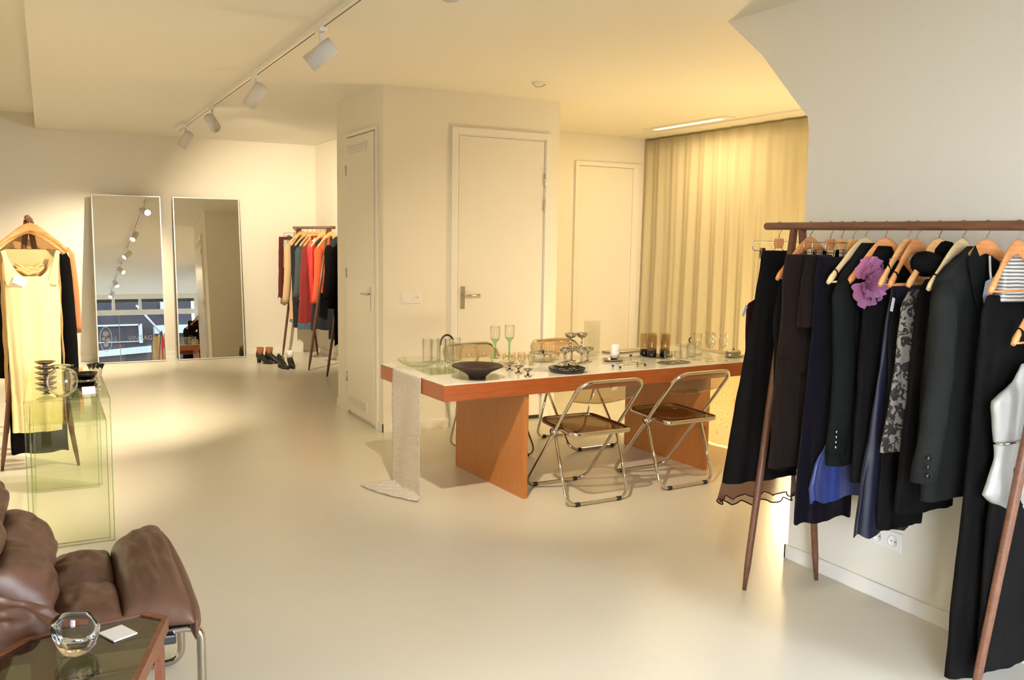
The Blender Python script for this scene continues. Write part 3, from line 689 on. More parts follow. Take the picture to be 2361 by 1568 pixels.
# white candle pot on a plate, toast rack
t = thing('white_egg_cup', 'white cylindrical cup pair stacked on an oval dish', 'cup', (3.36, 4.93, Z+.016))
b = MB(); b.lathe([(0,0),(.03,0),(.031,.042),(.030,.044),(.031,.046),(.032,.088),(.03,.088),(.028,.05),(0,.048)], seg=28); b.build('cups', M['white_plastic'], t)
t = thing('oval_silver_dish', 'oval silver-rimmed dish under the white cups', 'dish', (3.33, 4.90, Z+.0005), .1)
b = MB(); b.lathe([(0,0),(.05,0),(.07,.012),(.072,.015),(.068,.015),(.045,.004),(0,.004)], sx=1.25, sy=.9, seg=36); b.build('dish', M['silver'], t)
t = thing('toast_rack', 'silver wire toast rack with small black ball feet', 'toast rack', (3.27, 4.635, Z+.0005), .12)
b = MB()
for y in (-.035,.035): b.tube([(-.11,y,.018),(.11,y,.018)], .0022, 6)
for k in range(11):
    x = -.075+.0165*k; b.tube([(x,-.035,.018)]+[(x+.006, .035*math.cos(PI-PI*j/8), .035+.030*math.sin(PI*j/8)) for j in range(9)]+[(x,.035,.018)], .0018, 6)
b.build('wire_arches', M['silver'], t)
for x in (-.105,.105):
    for y in (-.035,.035):
        b = MB(); b.lathe([(0,0),(.005,.001),(.0075,.008),(.005,.014),(0,.018)], (x,y,0), 10); b.build('ball_foot', M['black'], t)
# dark book or box behind, ladle
t = thing('black_platter', 'dark flat serving board behind the amber glasses', 'board', (3.66, 5.25, Z+.0005), .2)
MB().box(-.16,-.05,0,.16,.07,.012).build('board', M['silver_dull'], t, bevel=.002)
t = thing('serving_ladle', 'black-knobbed metal ladle lying before the serving board', 'ladle', (3.53, 4.98, Z+.0005), .05)
b = MB(); b.tube([(0,0,.008),(.065,0,.006)], .0035, 8); b.build('rod', M['steel'], t)
b = MB(); b.lathe([(0,-.012),(.009,-.008),(.012,0),(.009,.008),(0,.012)], (-.004,0,.0125), 14); b.build('knob', M['black'], t)
# amber tumblers on a black tray
t = thing('square_black_tray', 'square black tray under the amber tumblers', 'tray', (3.74, 4.985, Z+.0005), .6)
MB().box(-.095,-.095,0,.095,.095,.006).build('tray', M['black'], t, bevel=.002)
for k, (x, y, q) in enumerate(((3.675,5.03,'far left'),(3.675,4.945,'front left'),(3.765,4.915,'front right'),(3.815,4.99,'far right'),(3.745,5.045,'at the back'))):
    t = thing('amber_tumbler', 'tall amber tumbler with thick dark base, %s of its tray' % q, 'glass', (x, y, Z+.007), 0, 'amber tumblers on the black tray')
    MB().lathe([(0,0),(.031,0),(.032,.004),(.032,.040),(0,.040)], seg=28).build('thick_base', M['amber_dark'], t)
    MB().lathe(thinw([(.0325,.040),(.033,.06),(.034,.150)], .0022), seg=28).build('glass', M['amber'], t)
# small tray with two glass cups
t = thing('small_brown_tray', 'small rectangular brown tray at the front right edge', 'tray', (3.645, 4.665, Z+.0005), .06)
b = MB(); b.box(-.1,-.045,0,.1,.045,.004); b.box(-.105,-.05,.003,.105,-.045,.009); b.box(-.105,.045,.003,.105,.05,.009); b.box(-.105,-.045,.003,-.1,.045,.009); b.box(.1,-.045,.003,.105,.045,.009)
b.build('tray', M['silver_dull'], t, bevel=.0015)
for dx, q in ((-.035,'left one'),(.045,'right one')):
    t = thing('footed_glass_cup', 'clear footed glass cup on the small brown tray, %s' % q, 'glass', (3.64+dx, 4.67, Z+.005), 0, 'two footed glass cups on the brown tray')
    MB().lathe(thinw([(.020,0),(.022,.003),(.009,.012),(.012,.022),(.026,.034),(.027,.075)], .002), seg=22).build('cup', M['clear'], t)
for x, y, h, q in ((3.86,4.83,.10,'nearer the amber tumblers'),(3.95,4.86,.10,'nearer the decanter')):
    single('shot_tumbler', 'clear short tumbler behind the brown tray, %s' % q, 'glass', thinw([(.026,0),(.028,.004),(.030,h)], .002), (x, y), M['clear'], 'two short tumblers')
t = thing('glass_teapot', 'round clear glass teapot with a dark knob', 'teapot', (4.06, 4.955, Z+.0005))
MB().lathe(thinw([(.035,0),(.055,.012),(.064,.045),(.052,.078),(.032,.092)], .0024), seg=30).build('body', M['clear'], t)
b = MB(); b.lathe([(0,.094),(.033,.094),(.030,.099),(0,.102)], seg=24); b.lathe([(0,.102),(.006,.102),(.010,.112),(0,.118)], seg=14); b.build('lid', M['peach'], t)
b = MB(); b.tube([(-.05,0,.085),(-.06,0,.11),(-.04,0,.125)], .005, 8); b.build('handle', M['black'], t)
for x, y, h, q in ((3.895,4.735,.182,'left front'),(3.925,4.63,.190,'front middle'),(4.01,4.75,.184,'back middle'),(4.035,4.635,.184,'right front')):
    t = thing('green_tint_goblet', 'tall pale green wine goblet at the right table end, %s of four' % q, 'wine glass', (x, y, Z+.0005), 0, 'pale green goblets at the right table end')
    MB().lathe([(0,0),(.032,0),(.033,.003),(.010,.007),(.0085,.02),(.0095,h*.45),(.016,h*.5),(0,h*.5)], seg=24).build('stem', M['green_tint'], t)
    MB().lathe(thinw([(.014,h*.5),(.027,h*.60),(.031,h*.75),(.030,h)], .002), seg=24).build('bowl', M['clear'], t)
t = thing('silver_butter_box', 'oval silver lidded box at the right end of the table', 'box', (4.235, 4.755, Z+.0005), .1)
MB().lathe([(0,0),(.062,0),(.066,.004),(.066,.036),(0,.036)], sx=1., sy=.72, seg=36).build('box', M['silver_dull'], t)
b = MB(); b.lathe([(0,.036),(.068,.036),(.066,.043),(.045,.05),(0,.053)], sx=1, sy=.72, seg=36); l = b.build('lid', M['silver'], t)
b = MB(); b.lathe([(0,.052),(.005,.053),(.011,.061),(.007,.069),(0,.071)], seg=14); b.build('knob', M['silver'], l)

# ------------------------------------------------------------------ bent glass tables at the left
def bent(name, label, x0, x1, y0, y1, h, th=.010):
    t = thing(name, label, 'glass table', (x0, y0, 0), 0, 'nested bent glass tables'); L = y1-y0; r = .03
    def prof(o):
        rr = r-o
        P = [(o, 0)]+[(r-rr*math.cos(a), h-r+rr*math.sin(a)) for a in [PI/2*k/5 for k in range(6)]]
        return P+[(L-y, z) for y, z in reversed(P)]
    A, Bq = prof(0), prof(th); w = x1-x0
    b = MB()
    for k in range(len(A)-1):
        q = [A[k], A[k+1], Bq[k+1], Bq[k]]
        vs0 = [b.bm.verts.new((0, y, z)) for y, z in q]; vs1 = [b.bm.verts.new((w, y, z)) for y, z in q]
        b.face(vs0); b.face(list(reversed(vs1)))
        b.face([vs0[0],vs0[1],vs1[1],vs1[0]]); b.face([vs0[3],vs1[3],vs1[2],vs0[2]])
    b.face([b.bm.verts.new(p) for p in ((0,0,0),(w,0,0),(w,th,0),(0,th,0))]); b.face([b.bm.verts.new(p) for p in ((0,L,0),(w,L,0),(w,L-th,0),(0,L-th,0))])
    b.build('bent_sheet', M['sheetglass'], t, weld=True)
    b = MB()
    for x in (.001, w-.001): b.tube([(x, (a[0]+c[0])/2, (a[1]+c[1])/2) for a, c in zip(A, Bq)], .0028, 5)
    b.build('polished_edge', glass('edge_green', (.74,.84,.64), (.6,.75,.5), 1.5, .05, 1.3) if 'edge_green' not in bpy.data.materials else bpy.data.materials['edge_green'], t)
    return t
bent('bent_glass_table', 'tall bent green-tinted glass console table, the outer of two nested', -.118, .253, 4.695, 5.80, .722)
bent('bent_glass_table', 'smaller bent glass table nested under the taller glass console', -.10, .235, 4.745, 5.75, .602)
ZG = .7225
GD = 'silver dessert dishes stacked on the glass console'
for k in range(6):
    t = thing('dessert_dish', 'silver footed dessert dish, %s of the stack of six on the glass console' % ('lowest','second','third','fourth','fifth','topmost')[k], 'dish', (-.022, 4.90, ZG+k*.0265), 0, GD)
    MB().lathe([(0,0),(.022,0),(.022,.002),(.010,.006),(.010,.010),(.030,.016),(.047,.026),(.048,.027),(.030,.019),(0,.014)], seg=28).build('dish', M['silver_dull'], t)
t = thing('ball_vase', 'round clear glass ball vase on the glass console', 'vase', (.052, 4.80, ZG))
R0 = .072
MB().lathe(thinw([(.030,0),(.034,.003)]+[(R0*math.sin(a), .072-R0*math.cos(a)) for a in [PI*(.17+.66*k/12) for k in range(13)]]+[(.046,.140),(.052,.150)], .004), seg=40).build('globe', M['real'], t)
for k in range(3):
    t = thing('smoky_bowl', 'dark smoky glass bowl right of the ball vase, %s of three' % ('lowest','middle','topmost')[k], 'bowl', (.155, 4.90, ZG+k*.030), 0, 'smoky glass bowls on the glass console')
    MB().lathe(thinw([(.030,0),(.042,.008),(.055,.028),(.058,.034)], .003), seg=28).build('bowl', M['amber_dark'] if k != 1 else M['silver_dull'], t)
t = thing('shell_vase', 'wavy-edged clear glass vase at the right corner of the glass console', 'vase', (.208, 5.02, ZG))
wv = lambda r, z, a: r*(1+.22*math.sin(a*4+z*20)*min(1, z/.1))
MB().lathe(thinw([(.022,0),(.024,.01),(.022,.05),(.026,.09),(.036,.120)], .003), seg=48, fn=wv).build('vase', M['real'], t)
t = thing('price_card', 'white price card standing against the smoky bowls', 'card', (.165, 4.80, ZG+.0002), .1)
b = MB(); b.prism([(-.03,0,0),(.03,0,0),(.03,.012,.036),(-.03,.012,.036)], (0,.0015,0)); b.build('card', M['paper'], t)

# ------------------------------------------------------------------ brown leather lounge chair
def pillow(c, T, name, parent, n=18, crown=.42, wr=.006, seed=0, under=.35, pinch=0.0, mat=None):
    c = [Vector(p) for p in c]; nrm = (c[1]-c[0]).cross(c[3]-c[0]).normalized()
    def sh(s): return max(0., 1-abs(2*s-1)**2.6)**crown
    def f(sign):
        def g(u, v):
            p = c[0].lerp(c[1], u).lerp(c[3].lerp(c[2], u), v); h = (sh(u)*sh(v))
            d = T*h*(1 if sign > 0 else -under)
            if sign > 0:
                q = Vector((u*5+seed, v*5, seed)); d += wr*h*(noise.noise(q)*2+noise.noise(q*2.7)*1.1)
                d -= pinch*math.exp(-((u-.5)**2+(v-.5)**2)*60)
            return p+nrm*d
        return g
    b = MB(); b.grid(f(1), n, n); b.grid(f(-1), n, n)
    return b.build(name, mat or M['leather'], parent, weld=True, sub=1)
ac = thing('lounge_chair', 'brown tufted leather lounge chair with a chrome tube frame', 'armchair', (0, 2.95, 0), 0)
# coordinates local to the chair: x forward to the right, y across
w0, w1 = -.30, .31
pillow([(.150,w0+.02,.405),(.352,w0-.02,.385),(.318,w1+.04,.475),(.155,w1-.01,.430)], .088, 'front_roll', ac, 24, .36, .006, 1)
pillow([(.350,w0-.02,.395),(.352,w0-.01,.325),(.345,w1+.02,.34),(.325,w1+.04,.48)], .035, 'front_lip', ac, 14, .5, .003, 7)
for k, (ya, yb) in enumerate(((w0, .005), (.0, w1))):
    pillow([(-.03,ya,.40),(.165,ya,.398),(.165,yb,.40),(-.03,yb,.402)], .075, 'seat_cushion', ac, 18, .38, .007, 3+k)
    pillow([(-.20,ya,.42),(-.01,ya,.395),(-.01,yb,.395),(-.20,yb,.42)], .09, 'seat_cushion', ac, 18, .38, .007, 5+k)
for r, (xa, za, xb, zb) in enumerate(((-.06,.42,-.20,.60),(-.19,.585,-.33,.775),(-.32,.76,-.45,.95))):
    for k, (ya, yb) in enumerate(((w0-.02, .005), (.0, w1+.02))):
        pillow([(xb,ya,zb),(xa,ya,za),(xa,yb,za),(xb,yb,zb)], .12, 'back_cushion', ac, 18, .38, .010, 9+r*3+k)
pillow([(-.34,w0-.13,.50),(.02,w0-.11,.40),(.02,w0+.03,.44),(-.34,w0+.01,.62)], .10, 'arm_pad', ac, 20, .4, .016, 31)
b = MB(); b.prism([(.30,w0+.03,.345),(.30,w1-.03,.345),(-.20,w1,.385),(-.20,w0,.385)], (0,0,-.03)); b.prism([(-.20,w0,.385),(-.20,w1,.385),(-.53,w1,.92),(-.53,w0,.92)], (-.03,0,-.02)); b.build('seat_shell', M['black'], ac, bevel=.006)
for y in (w0+.07, w1-.05):
    b = MB(); pth = [(-.30,y,.43),(.2,y,.345),(.33,y,.345)]+[(.33+.045*math.sin(a), y, .30+.045*math.cos(a)) for a in [PI/2*k/5 for k in range(1,6)]]+[(.375,y,.06)]+[(.33+.045*math.cos(a), y, .06-.045*math.sin(a)) for a in [PI/2*k/5 for k in range(1,6)]]+[(-.45,y,.0145)]
    b.tube(pth, .0135, 12); b.build('chrome_leg', M['chrome'], ac)
b = MB(); b.cyl((-.40,w0+.07,.0145), (-.40,w1-.05,.0145), .0135); b.build('cross_tube', M['chrome'], ac)

# ------------------------------------------------------------------ side table, lower left corner
sd = thing('side_table', 'dark red wooden side table with a smoked glass top', 'side table', (0, 0, 0))
out_ = [(-.081,2.474),(.204,2.514),(.256,2.458),(.150,2.115),(.075,2.05),(-.165,2.22),(-.150,2.40)]
cx_ = sum(p[0] for p in out_)/7; cy_ = sum(p[1] for p in out_)/7
inn = [(lerp(x, cx_, .085), lerp(y, cy_, .085)) for x, y in out_]
b = MB(); n = len(out_)
for i in range(n):
    a, c, d, e = out_[i], out_[(i+1)%n], inn[(i+1)%n], inn[i]
    b.prism([(a[0],a[1],.46),(c[0],c[1],.46),(d[0],d[1],.46),(e[0],e[1],.46)], (0,0,.04))
b.build('top_frame', M['mahog'], sd)
b = MB(); b.prism([(x,y,.488) for x, y in inn], (0,0,.008)); b.build('glass_top', M['smoketop'], sd)
leg2 = [(lerp(x, cx_, .06), lerp(y, cy_, .06)) for x, y in out_]
for i in (0, 2, 3, 5):
    a = Vector((*leg2[i], 0)); nx = Vector((*leg2[(i+1)%n], 0)); pv = Vector((*leg2[i-1], 0)); c0 = Vector((cx_,cy_,0))
    d = ((nx-a).normalized()*.05); e = (c0-a).normalized()*.02
    b = MB(); b.prism([a, a+d, a+d+e, a+e], (0,0,.46)); b.build('leg', M['mahog'], sd)
b = MB(); lo_ = [(lerp(x, cx_, .12), lerp(y, cy_, .12)) for x, y in out_]; b.prism([(x,y,.17) for x, y in lo_], (0,0,.012)); b.build('lower_shelf', M['mahog'], sd)
t = thing('candle_holder', 'thick clear glass candle holder with a cut wavy rim', 'candle holder', (.030, 2.335, .4965))
cl = pbr('heavy_glass', (1,1,1), .0); cl.node_tree.nodes['Principled BSDF'].inputs['Transmission Weight'].default_value = 1.0
wr_ = lambda r, z, a: r*(1+.10*math.sin(a*2+.6)*min(1, z/.04))
rim = lambda a: .074+.016*math.tanh(6*math.cos(a-2.3))+.004*math.sin(a*3+1)
b = MB(); SEG = 40; rings = []
for q, r in ((0,.0),(0,.014),(.0,.022),(.12,.035),(.4,.047),(.75,.052),(.97,.053),(1.0,.049),(.97,.044),(.7,.037),(.45,.028),(.34,.012),(.33,.0)):
    rings.append([(r*(1+.08*math.sin(2*a+.5)*q)*math.cos(a), r*(1+.08*math.sin(2*a+.5)*q)*math.sin(a), rim(a)*q if q > .34 else .075*q) for a in [2*PI*k/SEG for k in range(SEG)]])
b.loft(rings, False, False); b.build('glass_body', cl, t, weld=True)
cd_ = thing('white_card', 'small white card on the side table beside the candle holder', 'card', (.128, 2.405, .4965), .45)
MB().box(-.032,-.038,0,.032,.038,.004).build('card', M['paper'], cd_, bevel=.0008)

# ------------------------------------------------------------------ clothes racks, hangers and garments
RZ = 1.593
def rack(label, x, y0, y1, feet, nm='clothes_rack'):
    """bar along y; feet: two (foot_left, foot_right, y_top) A-frames"""
    t = thing(nm, label, 'clothes rack', (x, (y0+y1)/2, 0)); o = Vector((x, (y0+y1)/2, 0))
    b = MB(); L = (y1-y0)/2; n = 10
    b.tube([(0,-L,RZ),(0,-L+.004,RZ)]+[(0, lerp(-L+.008, L-.008, k/n), RZ) for k in range(n+1)]+[(0,L-.004,RZ),(0,L,RZ)], [.010,.0145]+[.0168]*(n+1)+[.0145,.010], 20); b.build('bar', M['walnut'], t)
    for fl_, fr_, yt, yt2 in feet:
        for f, sgn, y in ((fl_, -1, yt), (fr_, 1, yt2)):
            top = Vector((x+sgn*.006, y, RZ-.012))-o; ft = Vector((f[0], f[1], 0))-o; d = ft-top
            b = MB(); b.tube([top, top+d*.5, top+d*.93, ft], [.0165,.017,.0145,.0085], 14); b.build('leg', M['walnut'], t)
    return t
def hook(b, wire=.0018, drop=.055, r=.0188):
    # loop over the bar then down to the wood
    Q = [(0, r*math.cos(a), r*math.sin(a)) for a in [math.radians(-20+200*k/12) for k in range(13)]]+[(0,-r*.7,-r*.9),(0,-.006,-r*1.5),(0,0,-r*1.9),(0,0,-drop)]
    b.tube(Q, wire, 6)
def hanger(label, x, y, rz, kind='wood', mat='beech', w=.215, drop=.045, group=None, rod=True, z=RZ, strap=None):
    t = thing('clothes_hanger', label, 'hanger', (x, y, z), rz, group)
    b = MB(); hook(b, drop=drop+.012); b.build('hook', M['chrome'], t)
    if kind == 'wood':
        P, F = [], []
        for k in range(25):
            u = -1+2*k/24; a = abs(u)
            zz = -drop-.024-.150*a**1.38
            yy = -.018*(1-math.cos(a*PI*.9))*.5
            P.append((u*w, yy, zz)); th = lerp(.027, .0125, min(1, a*1.7)) if a < .85 else lerp(.0125, .015, (a-.85)/.15)
            wd = .0065 if a < .7 else lerp(.0065, .012, (a-.7)/.3)
            if a > .985: th *= .55; wd *= .6
            F.append((th, wd))
        b = MB(); b.tube(P, .01, 12, flat=F, up=(0,0,1)); b.build('shoulder', M[mat], t)
        if rod:
            b = MB(); zz = P[0][2]+.004; b.cyl((-w*.96, P[0][1], zz), (w*.96, P[0][1], zz), .0038, 8); b.build('rod', M[mat], t)
        if strap:
            b = MB(); q = P[2 if strap < 0 else 22]; b.tube([(q[0], q[1]+.014*math.cos(a), q[2]+.018*math.sin(a)) for a in [PI*k/6 for k in range(12)]], .0028, 6, closed=True); b.build('strap_loop', M['blk_cloth'], t)
    else:
        b = MB(); b.prism([(-.022,-.007,-drop-.008),(.022,-.007,-drop-.008),(.026,-.007,-drop-.028),(.018,-.007,-drop-.052),(-.018,-.007,-drop-.052),(-.026,-.007,-drop-.028)], (0,.014,0)); b.build('wood_block', M[mat], t, bevel=.003)
        b = MB(); z1 = -drop-.022; z2 = -drop-.062
        b.tube([(.14,0,z2)]+[(.155,0,z2+.008),(.155,0,z1-.004),(.15,0,z1),(-.15,0,z1),(-.155,0,z1-.004),(-.155,0,z2+.008),(-.14,0,z2),(-.03,0,z2),(-.015,0,z2+.015)]+[(.015,0,z2+.015),(.03,0,z2)], .0021, 6, closed=True); b.build('wire_frame', M['chrome'], t)
        for cx in (-.095, .095):
            b = MB(); b.prism([(cx-.010,-.007,z2+.012),(cx+.010,-.007,z2+.012),(cx+.014,-.004,z2-.034),(cx-.014,-.004,z2-.034)], (0,.003,0)); b.prism([(cx-.010,.004,z2+.012),(cx+.010,.004,z2+.012),(cx+.014,.001,z2-.034),(cx-.014,.001,z2-.034)], (0,.003,0)); b.build('clip', M['chrome'], t)
    return t
def cloth_tube(rows, fold=.012, nf=7, seed=0, seg=64, nz=26, sq=.75, sway=0., hemwave=0.):
    """rows: (z, xl, xr, half thickness) from the top down; closed loft"""
    b = MB(); rings = []
    z0, z1 = rows[0][0], rows[-1][0]
    rnd = random.Random(seed); ph = rnd.random()*6; ph2 = rnd.random()*6
    for i in range(nz+1):
        k = (i/nz); z = lerp(z0, z1, k)
        xl, xr, t = interp(rows, z); cx, hw = (xl+xr)/2, (xr-xl)/2; A = fold*min(1., .12+k*1.1)
        ring = []
        for j in range(seg):
            a = 2*PI*j/seg; c, s_ = math.cos(a), math.sin(a)
            px = cx+hw*math.copysign(abs(c)**sq, c); py = t*math.copysign(abs(s_)**sq, s_)
            f = A*(math.sin(nf*px/max(.12, hw)+ph+.35*math.sin(z*5+ph2))+.5*math.sin(nf*2.3*px/max(.12, hw)+ph2+z*2.2))
            py += f*(1 if s_ > 0 else .7)*min(1, abs(s_)*2.2)+.006*noise.noise(Vector((px*9, z*7, seed+s_)))
            px += .25*f+.005*noise.noise(Vector((py*8, z*9, seed+5)))+sway*k*k
            zz = z+(hemwave*math.sin(a*5+ph)*k**6)
            ring.append((px, py, zz))
        rings.append(ring)
    # closed top
    c0 = [(rows[0][1]+rows[0][2])/2, 0, z0]
    top = [[(lerp(p[0], c0[0], .04), p[1]*.25, p[2]+.002) for p in rings[0]]]
    b.loft(top+rings, cap0=True, cap1=False)
    return b
def garment(name, label, cat, x, y, rz, rows, mat, group=None, fold=.012, nf=7, seed=0, absx=True, **kw):
    """rows in absolute x and z; converted to the garment's own frame hanging from (x, y)"""
    t = thing(name, label, cat, (x, y, 0), rz, group)
    rr = [(r[0], r[1]-x, r[2]-x, r[3]) for r in rows] if absx else rows
    cloth_tube(rr, fold, nf, seed, **kw).build('body', M[mat] if isinstance(mat, str) else mat, t)
    return t
def sleeve(t, x0, z0, x1, z1, y=-.02, r0=.05, r1=.042, mat='blk_cloth', seed=0, cuff=False, bend=.01):
    P, F = [], []
    for k in range(13):
        u = k/12; P.append((lerp(x0, x1, u)+bend*math.sin(u*PI), y-.012*math.sin(u*PI)+.004*noise.noise(Vector((u*5, seed, 0))), lerp(z0, z1, u)))
        r = lerp(r0, r1, u)*(1+.07*noise.noise(Vector((u*7, seed, 1)))); q = .45 if k == 0 else 1.
        F.append((r*q, r*.62*q))
    b = MB(); b.tube(P, .03, 18, flat=F, up=(1,0,0)); return b.build('sleeve', M[mat], t)
def buttons(t, pts, mat, r=.007):
    for p in pts:
        b = MB(); b.lathe([(0,-.001),(r,-.001),(r,.0025),(0,.003)], p, 12, rot=Matrix.Rotation(PI/2, 3, 'X')); b.build('button', M[mat], t)
def price_tag(t, p, rot, w=.03, h=.045, name='price_tag'):
    o = MB().box(-w/2, -.0006, -h, w/2, .0006, 0).build(name, M['paper'], t); o.location = p; o.rotation_euler = rot; return o

# ---- right-hand rack, close to the camera
BX = 2.86
rack('walnut clothes rack with black garments along the right wall', BX, 1.45, 3.04,
     [((2.673,2.863),(3.054,2.812),2.86,2.825), ((2.69,1.78),(3.07,1.72),1.69,1.63)])
GH = 'wooden hangers on the right rack'; GK = 'clip hangers on the right rack'
hanger('wire clip hanger at the far left end of the right rack bar', BX, 2.952, .02, 'clip', 'beech_red', group=GK)
hanger('dark wooden hanger just right of the first rack leg', BX, 2.772, .12, 'wood', 'beech_red', group=GH, w=.222)
hanger('clip hanger above the dark brown trousers', BX, 2.662, .05, 'clip', 'beech_red', group=GK)
hanger('clip hanger above the short dark brown skirt', BX, 2.604, -.03, 'clip', 'beech', group=GK)
hanger('clip hanger above the navy velvet skirt', BX, 2.545, .03, 'clip', 'beech', group=GK)
hanger('pale wooden hanger above the mauve fabric flower', BX, 2.487, .10, 'wood', 'beech_pale', w=.235, group=GH, strap=-1)
hanger('orange wooden hanger right of the mauve flower', BX, 2.390, -.35, 'wood', 'beech_red', group=GH, rod=False, w=.15)
hanger('left one of two touching wooden hangers in the rack middle', BX, 2.290, .10, 'wood', 'beech', w=.18, group=GH)
hanger('right one of two touching wooden hangers in the rack middle', BX, 2.252, .12, 'wood', 'beech_red', w=.18, group=GH, strap=-1)
hanger('wooden hanger wrapped by the fluffy black collar', BX, 2.158, -.25, 'wood', 'beech', group=GH, rod=False, w=.13)
hanger('pale wooden hanger with a black strap loop over its left arm', BX, 2.065, .10, 'wood', 'beech_pale', w=.215, group=GH, strap=-1)
hanger('orange wooden hanger inside the charcoal blazer collar', BX, 1.973, -.25, 'wood', 'beech_red', group=GH, rod=False, w=.17)
hanger('wooden hanger above the striped bodice at the right frame edge', BX, 1.862, .05, 'wood', 'beech_red', w=.165, group=GH)
low = hanger('low wooden hanger at the right frame edge above the silver top', 2.925, 1.800, .05, 'wood', 'beech_red', w=.185, group=GH, strap=-1, z=1.43)
b = MB(); b.tube([(0,-.001,-.002),(-.02,0,.05),(-.045,.0,.12),(-.0585,.0,.145),(-.065,.010,.163+.019)], .0018, 6); b.build('extension_wire', M['chrome'], low)
GG = 'dark garments on the right rack'
g = garment('knit_top', 'burgundy-black knitted top at the far end of the right rack', 'top', BX, 3.015, 0, [(1.27,2.80,2.94,.010),(1.245,2.745,3.0,.016),(1.15,2.755,3.0,.024),(.95,2.765,3.0,.026),(.80,2.77,3.0,.026)], 'burg', GG, .006, seed=1)
price_tag(g, (-.13,-.02,1.245), (.2,.3,.5), .03, .05, 'collar_label')
g = garment('chiffon_skirt', 'long black skirt with sheer ruffled chiffon hem on a clip hanger', 'skirt', BX, 2.947, 0, [(1.485,2.765,2.955,.012),(1.44,2.76,2.96,.02),(1.28,2.735,2.985,.03),(.95,2.68,3.0,.036),(.70,2.635,3.01,.04),(.47,2.60,3.02,.043)], 'blk_cloth', GG, .011, seed=2)
def ruff(u, v):
    a = u*2*PI; z = lerp(.475, .375, v); w = .215+.010*v; t_ = .042+.012*v
    q = 1+.10*v*math.sin(a*9)+.05*v*math.sin(a*23)
    return (-.05+w*math.cos(a)*(1+.03*v*math.sin(a*13)), t_*math.sin(a)*q+.008*v*math.sin(a*17), z+.010*v*math.sin(a*11+1)-.012*v*math.cos(a))
rf = MB().grid(ruff, 120, 10).build('ruffled_hem', M['blacksheer'], g)
b = MB(); b.tube([ruff(i/120, 1) for i in range(120)], .003, 5, closed=True); b.build('hem_binding', M['blk_cloth'], rf)
g = garment('strap_dress', 'black strap dress with a white price tag near the first rack leg', 'dress', BX, 2.766, 0, [(1.375,2.69,3.0,.008),(1.30,2.685,3.0,.014),(1.20,2.67,3.0,.022),(.95,2.70,3.0,.028),(.72,2.72,3.0,.03),(.56,2.72,3.0,.032)], 'blk_cloth', GG, .006, seed=3)
price_tag(g, (-.145,-.052,1.19), (.0,.35,.3), .035, .05)
g = thing('trousers', 'long dark brown velvet trousers on a clip hanger', 'trousers', (BX, 2.652, 0), 0, GG)
cloth_tube([(1.475,-.25,-.02,.012),(1.40,-.255,.0,.018),(1.15,-.255,.0,.024),(1.0,-.27,-.02,.024)], .005, 6, 4).build('waist', M['brownblk'], g)
for s_, (a, c) in enumerate(((-.285,-.15),(-.155,-.02))):
    cloth_tube([(1.06,a+.02,c,.024),(.8,a+.01,c,.026),(.61,a,c,.024)], .005, 5, 5+s_).build('trouser_leg', M['brownblk'], g)
garment('short_skirt', 'short dark brown skirt clipped in front of the trousers', 'skirt', BX, 2.598, 0, [(1.475,2.66,2.83,.010),(1.35,2.645,2.85,.016),(1.19,2.635,2.87,.020)], 'brownblk', GG, .004, seed=7)
garment('velvet_skirt', 'long navy-black velvet skirt reaching lowest beside the rack leg', 'skirt', BX, 2.543, 0, [(1.47,2.68,2.90,.010),(1.40,2.665,2.91,.016),(1.20,2.665,2.92,.020),(.80,2.64,2.93,.024),(.50,2.625,2.93,.026),(.405,2.625,2.93,.026)], 'velvet', GG, .006, seed=8, hemwave=.008)
g = garment('satin_dress', 'royal blue satin dress showing below the flower blazer', 'dress', BX, 2.497, 0, [(1.30,2.78,2.96,.008),(1.0,2.77,2.97,.012),(.76,2.75,2.98,.014),(.66,2.665,2.99,.016),(.56,2.645,3.0,.018),(.50,2.66,3.0,.018)], 'bluesatin', GG, .008, nf=9, seed=9, hemwave=.010)
g = garment('flower_blazer', 'dark green-black blazer with a mauve fabric flower brooch', 'blazer', BX, 2.462, .04, [(1.525,2.81,2.93,.012),(1.48,2.77,2.98,.018),(1.40,2.70,3.04,.024),(1.15,2.69,3.04,.026),(.85,2.70,3.03,.028),(.655,2.69,3.05,.030)], 'charcoal2', GG, .005, seed=10)
sleeve(g, -.175, 1.385, -.155, .705, -.026, .052, .050, 'charcoal2', 2)
buttons(g, [(-.195,-.058,z) for z in (.745,.765,.785,.805)], 'steel', .006)
fw_ = MB(); rnd = random.Random(4); P0 = Vector((-.105,-.075,1.385))
for ringi, (nn, rad, tilt) in enumerate(((5,.105,.2),(6,.078,.5),(6,.055,.9),(5,.030,1.25))):
    for k in range(nn):
        a0 = 2*PI*k/nn+ringi*.5+rnd.uniform(-.15,.15); R1 = rad*rnd.uniform(.85,1.15)
        def pet(u, v, a0=a0, R1=R1, tilt=tilt, nn=nn):
            r = R1*v; a = a0+(u-.5)*(2.0*PI/nn*1.02)*(math.sin(v*PI*.72)**.6 if v > 0 else 0)
            lift = math.sin(tilt)*r*(.6+.5*v)+.008*v*math.sin(u*17+v*9+k)
            return P0+Vector((r*math.cos(tilt*.8)*math.cos(a), -lift-.004*v, r*math.cos(tilt*.8)*math.sin(a)))
        fw_.grid(pet, 8, 7)
fw_.build('flower_brooch', M['pinkf'], g)
g = garment('plain_blazer', 'plain black blazer right of the mauve flower', 'blazer', BX, 2.385, 0, [(1.515,2.82,2.92,.010),(1.47,2.79,2.97,.018),(1.38,2.76,3.03,.024),(1.1,2.755,3.03,.026),(.60,2.75,3.04,.028)], 'blk_cloth', GG, .005, seed=11)
